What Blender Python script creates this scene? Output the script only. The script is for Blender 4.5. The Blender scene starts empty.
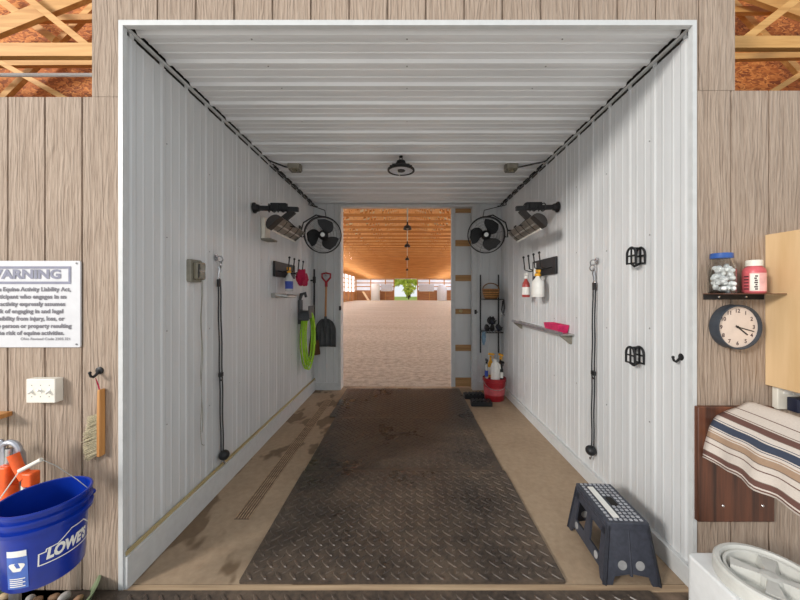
import bpy, bmesh, math, random
from mathutils import Vector, Matrix, Euler, noise

random.seed(7)
PI = math.pi
F = 330.0                      # focal length in pixels of an 800 px wide frame
CX, CY, EYE = 407.0, 293.0, 1.6
XL, XR, YF, YB, ZC = -1.541, 1.557, 1.778, 5.45, 3.071
C = bpy.context.scene.collection

def P(u, v, y):
    """point seen at photo pixel (u, v) at distance y"""
    return Vector(((u - CX) * y / F, y, EYE + (CY - v) * y / F))

def lin(c):
    return tuple(((x / 255.0) / 12.92 if x / 255.0 <= 0.04045 else ((x / 255.0 + 0.055) / 1.055) ** 2.4) for x in c)

# ------------------------------------------------------------------ materials
def nodes_of(name):
    m = bpy.data.materials.new(name)
    m.use_nodes = True
    nt = m.node_tree
    return m, nt, nt.nodes['Principled BSDF']

def coords(nt, scale=(1, 1, 1)):
    tc = nt.nodes.new('ShaderNodeNewGeometry')
    mp = nt.nodes.new('ShaderNodeMapping')
    mp.inputs['Scale'].default_value = scale
    nt.links.new(tc.outputs['Position'], mp.inputs['Vector'])
    return mp.outputs['Vector']

def noise_node(nt, vec, scale, detail=4, rough=0.55):
    n = nt.nodes.new('ShaderNodeTexNoise')
    n.inputs['Scale'].default_value = scale
    n.inputs['Detail'].default_value = detail
    n.inputs['Roughness'].default_value = rough
    nt.links.new(vec, n.inputs['Vector'])
    return n.outputs['Fac']

def ramp(nt, fac, stops, interp='LINEAR'):
    r = nt.nodes.new('ShaderNodeValToRGB')
    r.color_ramp.interpolation = interp
    el = r.color_ramp.elements
    while len(el) < len(stops):
        el.new(0.5)
    for e, (p, c) in zip(el, stops):
        e.position = p
        e.color = (*lin(c), 1) if len(c) == 3 else c
    nt.links.new(fac, r.inputs['Fac'])
    return r.outputs['Color']

def mix(nt, fac, a, b, mode='MIX'):
    m = nt.nodes.new('ShaderNodeMix')
    m.data_type = 'RGBA'
    m.blend_type = mode
    for s, x in ((m.inputs[0], fac), (m.inputs[6], a), (m.inputs[7], b)):
        if hasattr(x, 'is_linked'):
            nt.links.new(x, s)
        else:
            s.default_value = x if not isinstance(x, tuple) or len(x) == 4 else (*x, 1)
    return m.outputs[2]

def bump(nt, bs, h, strength=0.3, dist=0.01):
    b = nt.nodes.new('ShaderNodeBump')
    b.inputs['Strength'].default_value = strength
    b.inputs['Distance'].default_value = dist
    nt.links.new(h, b.inputs['Height'])
    nt.links.new(b.outputs['Normal'], bs.inputs['Normal'])

def plain(name, c, rough=0.5, metal=0.0, var=0.12, vs=18.0, bumpy=0.0, spec=0.5, trans=0.0, ior=1.45, alpha=1.0):
    m, nt, bs = nodes_of(name)
    v = coords(nt)
    n = noise_node(nt, v, vs)
    lo = tuple(x * (1 - var) for x in c)
    hi = tuple(min(255, x * (1 + var)) for x in c)
    col = ramp(nt, n, [(0.25, lo), (0.75, hi)])
    nt.links.new(col, bs.inputs['Base Color'])
    bs.inputs['Roughness'].default_value = rough
    bs.inputs['Metallic'].default_value = metal
    bs.inputs['Specular IOR Level'].default_value = spec
    bs.inputs['Transmission Weight'].default_value = trans
    bs.inputs['IOR'].default_value = ior
    bs.inputs['Alpha'].default_value = alpha
    if bumpy:
        bump(nt, bs, noise_node(nt, v, vs * 4), bumpy, 0.004)
    return m

def wood(name, c1, c2, axis='Z', scale=1.0, rough=0.6, bumpy=0.15, tight=26.0):
    """grain running along the given axis"""
    m, nt, bs = nodes_of(name)
    s = [tight * scale] * 3
    s['XYZ'.index(axis)] = 1.3 * scale
    v = coords(nt, tuple(s))
    n = noise_node(nt, v, 1.0, 6, 0.6)
    col = ramp(nt, n, [(0.32, c1), (0.68, c2)])
    nt.links.new(col, bs.inputs['Base Color'])
    bs.inputs['Roughness'].default_value = rough
    bump(nt, bs, n, bumpy, 0.004)
    return m

def siding_mat():
    m, nt, bs = nodes_of('rough_sawn_siding')
    wv = nt.nodes.new('ShaderNodeTexWave')
    wv.wave_type = 'BANDS'; wv.bands_direction = 'X'
    wv.inputs['Scale'].default_value = 9.0
    wv.inputs['Distortion'].default_value = 22.0
    wv.inputs['Detail'].default_value = 4.0
    wv.inputs['Detail Scale'].default_value = 1.4
    v = coords(nt, (1, 1, 0.13))
    nt.links.new(v, wv.inputs['Vector'])
    fine = noise_node(nt, coords(nt, (95, 60, 5)), 1.0, 6, 0.65)
    big = noise_node(nt, coords(nt, (2.5, 2.5, 1.2)), 1.0, 3)
    a = ramp(nt, fine, [(0.28, (150, 128, 108)), (0.5, (180, 159, 139)), (0.74, (198, 179, 160))])
    a = mix(nt, 0.10, a, ramp(nt, wv.outputs['Fac'], [(0.0, (156, 133, 112)), (1.0, (200, 181, 160))]))
    a = mix(nt, 0.35, a, ramp(nt, big, [(0.35, (168, 146, 124)), (0.65, (200, 180, 160))]), 'MULTIPLY')
    hs = nt.nodes.new('ShaderNodeHueSaturation')
    hs.inputs['Value'].default_value = 1.04
    hs.inputs['Saturation'].default_value = 0.84
    nt.links.new(a, hs.inputs['Color'])
    nt.links.new(hs.outputs['Color'], bs.inputs['Base Color'])
    bs.inputs['Roughness'].default_value = 0.85
    h = mix(nt, 0.22, fine, wv.outputs['Fac'])
    bump(nt, bs, h, 1.0, 0.014)
    return m

def white_metal(name, c=(212, 214, 215), rough=0.38, streak=(1, 1, 1)):
    m, nt, bs = nodes_of(name)
    n = noise_node(nt, coords(nt, streak), 2.2, 4)
    d = noise_node(nt, coords(nt, (30, 30, 30)), 1.0, 2)
    col = ramp(nt, n, [(0.3, tuple(x * 0.95 for x in c)), (0.65, c)])
    col = mix(nt, ramp(nt, d, [(0.70, (0, 0, 0)), (0.80, (60, 60, 60))]), col, lin((196, 190, 180)))
    nt.links.new(col, bs.inputs['Base Color'])
    bs.inputs['Roughness'].default_value = rough
    return m

def emit(name, c, s):
    m, nt, bs = nodes_of(name)
    n = noise_node(nt, coords(nt), 0.6, 2)
    col = ramp(nt, n, [(0.3, tuple(x * 0.93 for x in c)), (0.7, c)])
    nt.links.new(col, bs.inputs['Base Color'])
    nt.links.new(col, bs.inputs['Emission Color'])
    bs.inputs['Emission Strength'].default_value = s
    return m

def concrete_mat():
    m, nt, bs = nodes_of('tan_concrete')
    v = coords(nt)
    n1 = noise_node(nt, v, 1.4, 5, 0.6)
    n2 = noise_node(nt, v, 22.0, 5, 0.6)
    a = ramp(nt, n1, [(0.3, (146, 124, 100)), (0.7, (176, 154, 128))])
    a = mix(nt, 0.35, a, ramp(nt, n2, [(0.3, (132, 112, 92)), (0.7, (182, 160, 135))]))
    # wet stains on the floor of the stall
    st = noise_node(nt, coords(nt, (1.6, 0.9, 1)), 1.7, 3, 0.5)
    mask = ramp(nt, st, [(0.53, (0, 0, 0)), (0.56, (255, 255, 255))])
    sx = nt.nodes.new('ShaderNodeSeparateXYZ'); nt.links.new(v, sx.inputs[0])
    lt = nt.nodes.new('ShaderNodeMath'); lt.operation = 'LESS_THAN'; lt.inputs[1].default_value = -0.3
    nt.links.new(sx.outputs['X'], lt.inputs[0])
    mk = nt.nodes.new('ShaderNodeMath'); mk.operation = 'MULTIPLY'
    nt.links.new(mask, mk.inputs[0]); nt.links.new(lt.outputs[0], mk.inputs[1])
    a = mix(nt, mk.outputs[0], a, mix(nt, 1.0, a, lin((186, 178, 168)), 'MULTIPLY'))
    nt.links.new(a, bs.inputs['Base Color'])
    bs.inputs['Roughness'].default_value = 0.7
    bump(nt, bs, n2, 0.15, 0.004)
    return m

def rubber_mat():
    m, nt, bs = nodes_of('worn_black_rubber')
    v = coords(nt)
    n1 = noise_node(nt, v, 1.5, 5, 0.65)
    n2 = noise_node(nt, v, 35.0, 4, 0.6)
    a = ramp(nt, n1, [(0.34, (42, 39, 38)), (0.48, (70, 62, 56)), (0.66, (108, 93, 79))])
    a = mix(nt, 0.4, a, ramp(nt, n2, [(0.3, (40, 37, 37)), (0.75, (120, 104, 90))]))
    nt.links.new(a, bs.inputs['Base Color'])
    r = ramp(nt, n1, [(0.35, (130, 130, 130)), (0.65, (190, 190, 190))])
    nt.links.new(r, bs.inputs['Roughness'])
    bs.inputs['Specular IOR Level'].default_value = 0.3
    bump(nt, bs, n2, 0.25, 0.003)
    return m

def sand_mat():
    m, nt, bs = nodes_of('arena_sand')
    n1 = noise_node(nt, coords(nt, (1, 1, 1)), 7.0, 8, 0.75)
    n2 = noise_node(nt, coords(nt, (0.35, 1.0, 1)), 0.55, 4, 0.6)
    a = ramp(nt, n1, [(0.30, (118, 98, 80)), (0.66, (220, 202, 180))])
    a = mix(nt, 0.3, a, ramp(nt, n2, [(0.3, (172, 156, 138)), (0.7, (214, 200, 184))]))
    nt.links.new(a, bs.inputs['Base Color'])
    bs.inputs['Roughness'].default_value = 0.95
    bump(nt, bs, n1, 1.0, 0.09)
    return m

def osb_mat():
    m, nt, bs = nodes_of('strand_board')
    vo = nt.nodes.new('ShaderNodeTexVoronoi')
    vo.inputs['Scale'].default_value = 22.0
    wn = nt.nodes.new('ShaderNodeTexNoise'); wn.inputs['Scale'].default_value = 9.0
    vv = coords(nt, (1, 1, 2.2))
    nt.links.new(vv, wn.inputs['Vector'])
    ad = nt.nodes.new('ShaderNodeVectorMath'); ad.operation = 'MULTIPLY_ADD'
    ad.inputs[1].default_value = (0.35, 0.35, 0.35)
    nt.links.new(wn.outputs['Color'], ad.inputs[0]); nt.links.new(vv, ad.inputs[2])
    nt.links.new(ad.outputs[0], vo.inputs['Vector'])
    n = nt.nodes.new('ShaderNodeSeparateColor')
    nt.links.new(vo.outputs['Color'], n.inputs[0])
    a = ramp(nt, n.outputs[0], [(0.0, (124, 62, 24)), (0.5, (184, 106, 46)), (1.0, (216, 144, 76))])
    nt.links.new(a, bs.inputs['Base Color'])
    bs.inputs['Roughness'].default_value = 0.75
    return m

def blanket_mat():
    m, nt, bs = nodes_of('striped_woven_cotton')
    uv = nt.nodes.new('ShaderNodeUVMap')
    sx = nt.nodes.new('ShaderNodeSeparateXYZ')
    nt.links.new(uv.outputs['UV'], sx.inputs[0])
    W, B, T, N, G = (216, 206, 196), (108, 76, 68), (172, 144, 120), (62, 70, 88), (128, 110, 100)
    st = [(0, W), (.012, B), (.028, W), (.045, B), (.10, G), (.108, W), (.205, B), (.217, W), (.27, G), (.285, T),
          (.35, W), (.362, T), (.372, W), (.40, N), (.408, W), (.42, N), (.50, W), (.512, N), (.52, W), (.575, G), (.585, B),
          (.66, W), (.675, G), (.685, W), (.80, B), (.812, W)]
    col = ramp(nt, sx.outputs['X'], st, 'CONSTANT')
    # weave
    ck = nt.nodes.new('ShaderNodeTexNoise'); ck.inputs['Scale'].default_value = 1.0
    mp = nt.nodes.new('ShaderNodeMapping'); mp.inputs['Scale'].default_value = (420, 60, 1)
    nt.links.new(uv.outputs['UV'], mp.inputs['Vector']); nt.links.new(mp.outputs['Vector'], ck.inputs['Vector'])
    col = mix(nt, 0.35, col, ramp(nt, ck.outputs['Fac'], [(0.3, (190, 185, 180)), (0.6, (255, 255, 255))]), 'MULTIPLY')
    nt.links.new(col, bs.inputs['Base Color'])
    bs.inputs['Roughness'].default_value = 0.95
    bump(nt, bs, ck.outputs['Fac'], 0.4, 0.003)
    return m

M = {}
M['siding'] = siding_mat()
M['wall'] = white_metal('white_ribbed_steel', streak=(3, 3, 0.4))
M['ceil'] = white_metal('white_ceiling_steel', (230, 232, 234), 0.28, streak=(0.5, 3, 1))
M['trim'] = plain('white_trim_paint', (200, 202, 202), 0.4, var=0.03)
M['dark'] = plain('dark_gap_shade', (34, 31, 29), 0.9)  # near-black that paints the shade of gaps and slots
M['concrete'] = concrete_mat()
M['rubber'] = rubber_mat()
M['sand'] = sand_mat()
M['osb'] = osb_mat()
M['pine'] = wood('pine_timber', (184, 132, 68), (220, 172, 104), 'X', 1.0, 0.6, 0.1)
M['pine2'] = wood('golden_pine_truss', (172, 112, 56), (210, 152, 84), 'X', 0.6, 0.6, 0.1)
M['pine_y'] = wood('golden_roof_board', (200, 146, 82), (232, 182, 112), 'Y', 0.5, 0.55, 0.1)
M['pine_z'] = wood('pine_upright', (176, 120, 62), (216, 164, 98), 'Z', 0.6, 0.6, 0.1)
M['kick'] = wood('orange_kick_board', (146, 96, 58), (190, 136, 90), 'X', 0.4, 0.6, 0.1)
M['cab'] = wood('light_maple_board', (206, 172, 126), (228, 198, 156), 'Z', 0.55, 0.5, 0.06, 14)
M['darkwood'] = wood('dark_stained_pine', (46, 27, 20), (122, 72, 48), 'Z', 0.7, 0.45, 0.1, 26)
M['handlewood'] = wood('varnished_handle_wood', (170, 112, 58), (206, 150, 88), 'Z', 1.5, 0.45, 0.06)
M['tanwood'] = wood('tan_threshold_wood', (150, 124, 98), (190, 165, 134), 'X', 1.0, 0.8, 0.15)
M['yellowedge'] = wood('yellow_wood_edge', (160, 142, 100), (190, 172, 128), 'Y', 1.0, 0.8, 0.1)
M['girt'] = wood('brown_girt_timber', (150, 112, 68), (186, 146, 98), 'X', 1.0, 0.7, 0.1)
M['black'] = plain('matte_black_metal', (32, 32, 34), 0.45, 0.2)
M['blackp'] = plain('black_plastic', (30, 31, 34), 0.5)
M['blade'] = plain('black_fan_blade', (18, 18, 20), 0.4)
M['cord'] = plain('black_bungee_cord', (40, 41, 44), 0.7, var=0.25, vs=300)
M['chrome'] = plain('zinc_steel', (190, 190, 192), 0.25, 1.0)
M['galv'] = plain('galvanised_steel', (168, 170, 178), 0.42, 0.9, bumpy=0.15)
M['steel'] = plain('brushed_steel', (176, 176, 172), 0.35, 0.8)
M['greybox'] = plain('weathered_grey_box', (134, 130, 118), 0.55, 0.1)
M['clearbox'] = plain('smoky_clear_cover', (168, 160, 138), 0.12, trans=0.55, var=0.05)
M['heater'] = plain('heater_grey_steel', (132, 128, 120), 0.35, 0.5)
M['heatdark'] = plain('heater_end_cap', (48, 44, 42), 0.5, 0.2)
M['lip_bright'] = plain('bright_lip_paint', (240, 232, 222), 0.2)
M['blue'] = plain('glossy_blue_plastic', (10, 46, 148), 0.28, var=0.05)
M['white'] = plain('white_plastic', (232, 231, 226), 0.4, var=0.03)
M['offwhite'] = plain('ivory_plastic', (228, 224, 212), 0.4, var=0.03)
M['print'] = plain('grey_blue_print', (130, 131, 148), 0.6, var=0.06)
M['print2'] = plain('grey_text_print', (118, 116, 122), 0.6, var=0.06)
M['signw'] = plain('white_sign_board', (208, 208, 211), 0.35, var=0.02)
M['ltblue'] = plain('pale_blue_label', (74, 106, 182), 0.5, var=0.1)
M['orange'] = plain('orange_plastic', (232, 92, 30), 0.4)
M['lime'] = plain('lime_green_hose', (158, 204, 44), 0.4, var=0.1)
M['red'] = plain('red_plastic', (164, 36, 46), 0.4)
M['pink'] = plain('hot_pink_plastic', (200, 38, 94), 0.4)
M['crimson'] = plain('crimson_cloth', (172, 24, 66), 0.8)
M['yellow'] = plain('yellow_plastic', (232, 168, 34), 0.45)
M['navy'] = plain('navy_plastic', (28, 34, 56), 0.45)
M['stool'] = plain('slate_blue_black_plastic', (58, 61, 71), 0.5, var=0.14, vs=40)
M['grip'] = plain('grey_rubber_dot', (168, 170, 176), 0.7)
M['hole'] = plain('pale_grey_disc', (150, 150, 150), 0.6)
M['bristle'] = plain('straw_bristle', (176, 166, 138), 0.95, var=0.25, vs=160)
M['brown'] = plain('brown_broom_bristle', (96, 66, 42), 0.95, var=0.25, vs=120)
M['basket'] = plain('brown_wicker', (118, 84, 48), 0.8, var=0.3, vs=90)
M['shovel'] = plain('grey_poly_scoop', (74, 76, 78), 0.45)
M['glass'] = plain('clear_jar_glass', (250, 252, 252), 0.03, trans=1.0, var=0.0, ior=1.12)
M['cotton'] = plain('white_cotton', (238, 238, 236), 0.95, var=0.04)
M['lidblue'] = plain('blue_jar_lid', (48, 84, 150), 0.35)
M['bottlered'] = plain('red_pill_bottle', (196, 92, 98), 0.35)
M['labelpink'] = plain('pink_label', (232, 176, 170), 0.5)
M['inkdark'] = plain('dark_label_ink', (60, 36, 40), 0.6)
M['clockface'] = plain('cream_clock_face', (222, 204, 190), 0.5, var=0.03)
M['clockcase'] = plain('slate_clock_case', (58, 64, 72), 0.4)
M['shelfglass'] = plain('brown_tinted_shelf', (96, 60, 44), 0.25)
M['binw'] = plain('cool_white_bin', (224, 226, 226), 0.4, var=0.03)
M['lidgrey'] = plain('pale_grey_lid', (206, 206, 200), 0.45, var=0.04)
M['greentub'] = plain('pale_green_plastic', (136, 156, 120), 0.3, trans=0.25, var=0.1)
M['blanket'] = blanket_mat()
M['translucent'] = emit('translucent_wall_panel', (226, 230, 236), 1.3)
M['farpanel'] = plain('pale_grey_panel', (206, 208, 214), 0.5)
M['purlin'] = plain('pale_insulation', (240, 230, 208), 0.8)
M['leaf'] = plain('sunlit_leaf', (196, 222, 86), 0.6, var=0.35, vs=1.1)
M['bark'] = plain('tree_bark', (84, 66, 50), 0.9)
M['grass'] = plain('sunlit_grass', (164, 186, 88), 0.9, var=0.2)
M['dirt'] = plain('dark_packed_dirt', (104, 88, 74), 0.95, var=0.3, vs=14, bumpy=0.6)
M['aisle'] = plain('pale_bounce_floor', (222, 214, 204), 0.8, var=.06, vs=3, bumpy=.2)  # unseen floor made pale to bounce light onto the stall ceiling
M['paleblue'] = plain('pale_blue_cloth', (122, 150, 172), 0.9)
M['web'] = wood('sunlit_pine_web', (222, 176, 116), (246, 210, 156), 'X', 0.6, 0.6, 0.1)  # truss pine painted lighter so the webs read as sunlit dashes
M['stone1'] = plain('buff_pebble', (170, 150, 120), 0.7, var=0.25, vs=30)
M['stone2'] = plain('grey_pebble', (146, 142, 138), 0.7, var=0.25, vs=30)
M['stone3'] = plain('brown_pebble', (126, 98, 74), 0.7, var=0.25, vs=30)
M['screw'] = plain('grey_screw_head', (150, 150, 150), 0.4, 0.6)
M['bottleclear'] = plain('cloudy_spray_bottle', (214, 216, 214), 0.25, trans=0.25, var=0.03)
M['redliquid'] = plain('red_liquid', (170, 70, 66), 0.3)
M['jugblue'] = plain('blue_jug_label', (52, 74, 160), 0.5)

# ------------------------------------------------------------------ mesh tools
ORIGIN = {}

class MB:
    """collects shapes (world coordinates) into ONE mesh object"""
    def __init__(self, xf=None):
        self.v, self.f, self.uv = [], [], None
        self.xf = xf

    def add(self, vs, fs):
        o = len(self.v)
        for p in vs:
            p = Vector(p)
            self.v.append(self.xf @ p if self.xf else p)
        self.f += [tuple(o + i for i in t) for t in fs]
        return self

    def box(self, c, s, rot=None):
        c = Vector(c)
        R = rot.to_matrix() if isinstance(rot, Euler) else (rot if rot else Matrix.Identity(3))
        vs = [c + R @ Vector((x * s[0] / 2, y * s[1] / 2, z * s[2] / 2)) for x in (-1, 1) for y in (-1, 1) for z in (-1, 1)]
        return self.add(vs, [(0, 1, 3, 2), (4, 6, 7, 5), (0, 4, 5, 1), (2, 3, 7, 6), (0, 2, 6, 4), (1, 5, 7, 3)])

    def span(self, a, b):
        return self.box([(a[i] + b[i]) / 2 for i in range(3)], [abs(b[i] - a[i]) for i in range(3)])

    def rbox(self, c, s, r=0.01, seg=3, axis='Z'):
        """box with rounded vertical (axis) corners"""
        k = 'XYZ'.index(axis)
        i, j = [(1, 2), (2, 0), (0, 1)][k]
        pts = []
        for sx, sy, a0 in ((1, 1, 0), (-1, 1, PI / 2), (-1, -1, PI), (1, -1, 1.5 * PI)):
            for q in range(seg + 1):
                a = a0 + q / seg * PI / 2
                pts.append((sx * (s[i] / 2 - r) + r * math.cos(a), sy * (s[j] / 2 - r) + r * math.sin(a)))
        n = len(pts)
        vs = []
        for h in (-1, 1):
            for (p, q) in pts:
                t = [0, 0, 0]
                t[i] = c[i] + p; t[j] = c[j] + q; t[k] = c[k] + h * s[k] / 2
                vs.append(t)
        fs = [(q, (q + 1) % n, n + (q + 1) % n, n + q) for q in range(n)]
        fs += [tuple(range(n - 1, -1, -1)), tuple(range(n, 2 * n))]
        return self.add(vs, fs)

    def bar(self, a, b, w, h, up=(0, 0, 1)):
        """rectangular bar from a to b; h along 'up'"""
        a, b = Vector(a), Vector(b)
        d = (b - a).normalized()
        u = Vector(up)
        s = d.cross(u)
        if s.length < 1e-4:
            s = d.cross(Vector((0, 1, 0)))
        s.normalize()
        u = s.cross(d).normalized()
        vs = [p + s * (x * w / 2) + u * (z * h / 2) for p in (a, b) for x, z in ((-1, -1), (1, -1), (1, 1), (-1, 1))]
        return self.add(vs, [(0, 1, 2, 3), (7, 6, 5, 4), (0, 4, 5, 1), (1, 5, 6, 2), (2, 6, 7, 3), (3, 7, 4, 0)])

    def tube(self, pts, r, seg=8, closed=False, caps=True):
        pts = [Vector(p) for p in pts]
        n = len(pts)
        rs = r if isinstance(r, (list, tuple)) else [r] * n
        ref = None
        vs = []
        for i in range(n):
            if closed:
                t = pts[(i + 1) % n] - pts[i - 1]
            else:
                t = pts[min(i + 1, n - 1)] - pts[max(i - 1, 0)]
            t.normalize()
            if ref is None:
                ref = t.orthogonal().normalized()
            ref = (ref - t * ref.dot(t))
            if ref.length < 1e-6:
                ref = t.orthogonal()
            ref.normalize()
            bn = t.cross(ref)
            for k in range(seg):
                a = 2 * PI * k / seg
                vs.append(pts[i] + (ref * math.cos(a) + bn * math.sin(a)) * rs[i])
        fs = []
        m = n if closed else n - 1
        for i in range(m):
            for k in range(seg):
                a, b = i * seg + k, i * seg + (k + 1) % seg
                c, d = ((i + 1) % n) * seg + (k + 1) % seg, ((i + 1) % n) * seg + k
                fs.append((a, b, c, d))
        if caps and not closed:
            fs.append(tuple(range(seg - 1, -1, -1)))
            fs.append(tuple((n - 1) * seg + k for k in range(seg)))
        return self.add(vs, fs)

    def lathe(self, prof, c, axis=(0, 0, 1), seg=32, sx=1.0):
        """prof = [(radius, height)]"""
        ax = Vector(axis).normalized()
        q = Vector((0, 0, 1)).rotation_difference(ax).to_matrix()
        c = Vector(c)
        vs, fs = [], []
        for (r, h) in prof:
            for k in range(seg):
                a = 2 * PI * k / seg
                vs.append(c + q @ Vector((r * math.cos(a) * sx, r * math.sin(a), h)))
        for i in range(len(prof) - 1):
            for k in range(seg):
                fs.append((i * seg + k, i * seg + (k + 1) % seg, (i + 1) * seg + (k + 1) % seg, (i + 1) * seg + k))
        loop = prof[0] == prof[-1]
        if prof[0][0] > 1e-5 and not loop:
            fs.append(tuple(range(seg - 1, -1, -1)))
        if prof[-1][0] > 1e-5 and not loop:
            fs.append(tuple((len(prof) - 1) * seg + k for k in range(seg)))
        return self.add(vs, fs)

    def prism(self, poly, o, ex, ey, depth):
        """polygon in the plane (o, ex, ey) extruded by the vector depth"""
        o, ex, ey, dp = Vector(o), Vector(ex), Vector(ey), Vector(depth)
        n = len(poly)
        vs = [o + ex * x + ey * y for x, y in poly] + [o + ex * x + ey * y + dp for x, y in poly]
        fs = [(i, (i + 1) % n, n + (i + 1) % n, n + i) for i in range(n)]
        fs += [tuple(range(n - 1, -1, -1)), tuple(range(n, 2 * n))]
        return self.add(vs, fs)

    def ball(self, c, r, seg=16, rings=10, squash=None):
        c = Vector(c)
        rr = r if isinstance(r, (tuple, list, Vector)) else (r, r, r)
        prof = [(math.sin(PI * i / rings), -math.cos(PI * i / rings)) for i in range(rings + 1)]
        vs, fs = [], []
        for (q, h) in prof:
            for k in range(seg):
                a = 2 * PI * k / seg
                vs.append(c + Vector((q * math.cos(a) * rr[0], q * math.sin(a) * rr[1], h * rr[2])))
        for i in range(rings):
            for k in range(seg):
                fs.append((i * seg + k, i * seg + (k + 1) % seg, (i + 1) * seg + (k + 1) % seg, (i + 1) * seg + k))
        return self.add(vs, fs)

    def ring(self, c, r, t, axis=(0, 0, 1), seg=40, ts=8):
        ax = Vector(axis).normalized()
        q = Vector((0, 0, 1)).rotation_difference(ax).to_matrix()
        return self.tube([Vector(c) + q @ Vector((r * math.cos(2 * PI * k / seg), r * math.sin(2 * PI * k / seg), 0)) for k in range(seg)], t, ts, True)

    def build(self, name, mat, parent=None, smooth=True, bevel=0.0, angle=0.6):
        me = bpy.data.meshes.new(name)
        if parent is not None:
            org = ORIGIN[parent.name]
        else:
            lo = Vector([min(p[i] for p in self.v) for i in range(3)])
            hi = Vector([max(p[i] for p in self.v) for i in range(3)])
            org = Vector(((lo.x + hi.x) / 2, (lo.y + hi.y) / 2, lo.z))
        me.from_pydata([p - org for p in self.v], [], self.f)
        bm = bmesh.new(); bm.from_mesh(me)
        bmesh.ops.remove_doubles(bm, verts=bm.verts, dist=1e-5)
        bmesh.ops.recalc_face_normals(bm, faces=bm.faces)
        bm.to_mesh(me); bm.free()
        if smooth:
            me.polygons.foreach_set('use_smooth', [True] * len(me.polygons))
            me.set_sharp_from_angle(angle=angle)
        me.materials.append(M[mat] if isinstance(mat, str) else mat)
        o = bpy.data.objects.new(name, me)
        C.objects.link(o)
        if parent is not None:
            o.parent = parent
        else:
            o.location = org
        ORIGIN[o.name] = org
        if bevel:
            b = o.modifiers.new('bevel', 'BEVEL')
            b.width = bevel; b.segments = 2; b.limit_method = 'ANGLE'; b.angle_limit = 0.7
        return o

def thing(name, label, cat, loc, group=None):
    o = bpy.data.objects.new(name, None)
    o.empty_display_size = 0.1
    o.location = loc
    C.objects.link(o)
    ORIGIN[o.name] = Vector(loc)
    return tag(o, label, cat, group)

def tag(o, label, cat, group=None):
    o['label'] = label; o['category'] = cat
    if group: o['group'] = group
    return o

def struct(o):
    o['kind'] = 'structure'
    return o

def text_shape(s, size, bold=0.0, ext=0.0, align='CENTER', stretch=1.0):
    cu = bpy.data.curves.new('t', 'FONT')
    cu.body = s; cu.size = size; cu.align_x = align; cu.align_y = 'BOTTOM_BASELINE'
    cu.offset = bold; cu.extrude = ext; cu.resolution_u = 3
    ob = bpy.data.objects.new('t', cu)
    C.objects.link(ob)
    dg = bpy.context.evaluated_depsgraph_get()
    me = bpy.data.meshes.new_from_object(ob.evaluated_get(dg))
    vs = [(p.co.x * stretch, p.co.y, p.co.z) for p in me.vertices]
    fs = [tuple(p.vertices) for p in me.polygons]
    bpy.data.objects.remove(ob); bpy.data.curves.remove(cu); bpy.data.meshes.remove(me)
    return vs, fs

def text_on(mb, s, size, o, ex, ey, bold=0.0, align='CENTER', width=None):
    vs, fs = text_shape(s, size, bold, 0.0, align)
    w = max(p[0] for p in vs) - min(p[0] for p in vs)
    k = width / w if width else 1.0
    o, ex, ey = Vector(o), Vector(ex), Vector(ey)
    mb.add([o + ex * (x * k) + ey * y for x, y, z in vs], fs)

def arc(c, r, a0, a1, n, ex=(1, 0, 0), ey=(0, 0, 1)):
    c, ex, ey = Vector(c), Vector(ex), Vector(ey)
    return [c + ex * (r * math.cos(a0 + (a1 - a0) * i / n)) + ey * (r * math.sin(a0 + (a1 - a0) * i / n)) for i in range(n + 1)]

# ================================================================== SETTING
def rib_profile(a, b, pitch=0.2286, big=0.0055, small=0.0018, start=0.06):
    """(position, height) of a ribbed steel sheet between a and b"""
    pts = [(a, 0.0)]
    y = a + start
    while y < b - 0.05:
        pts += [(y - 0.024, 0), (y - 0.012, big), (y + 0.012, big), (y + 0.024, 0)]
        for k in (1, 2):
            m = y + pitch * k / 3
            if m < b - 0.02:
                pts += [(m - 0.010, 0), (m - 0.004, small), (m + 0.004, small), (m + 0.010, 0)]
        y += pitch
    pts.append((b, 0.0))
    return pts

def rib_positions(a, b, pitch=0.2286, start=0.06):
    r = []; y = a + start
    while y < b - 0.05:
        r.append(y); y += pitch
    return r

# side walls of the wash stall
def side_wall(name, x, s):
    pr = rib_profile(YF + .018, YB)
    poly = [(p, h) for p, h in pr] + [(YB, -0.05), (YF + .018, -0.05)]
    mb = MB().prism(poly, (x, 0, 0.0), (0, 1, 0), (s, 0, 0), (0, 0, 3.02))
    for y in rib_positions(YF, YB):
        mb.span((x, y - 0.012, 3.018), (x + s * 0.010, y + 0.012, 3.04))
    return struct(mb.build(name, 'wall', smooth=False))
wall_l = side_wall('wall_left', XL, 1)
wall_r = side_wall('wall_right', XR, -1)

pr = rib_profile(YF + 0.022, YB, big=0.018, small=0.004, start=0.07)
poly = pr + [(YB, -0.05), (YF + 0.022, -0.05)]
ce = MB().prism(poly, (XL + 0.022, 0, ZC), (0, 1, 0), (0, 0, -1), (XR - XL - 0.044, 0, 0))
ceiling = struct(ce.build('ceiling', 'ceil', smooth=False))
for nm, x, s in (('trim_1', XL, 1), ('trim_2', XR, -1)):
    t = MB().span((x + s * 0.001, YF, 3.038), (x + s * 0.02, YB, 3.052))
    struct(t.build(nm, 'trim'))
    t = MB().span((x - s * 0.05, YF + 0.03, 3.021), (x - s * 0.002, YB, 3.14))
    t.span((x - s * 0.002, YF + 0.03, 3.122), (x + s * 0.03, YB, 3.14))
    struct(t.build('trim_gap_shade', 'dark'))  # dark backing added to paint the shade behind the corner gaps

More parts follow.
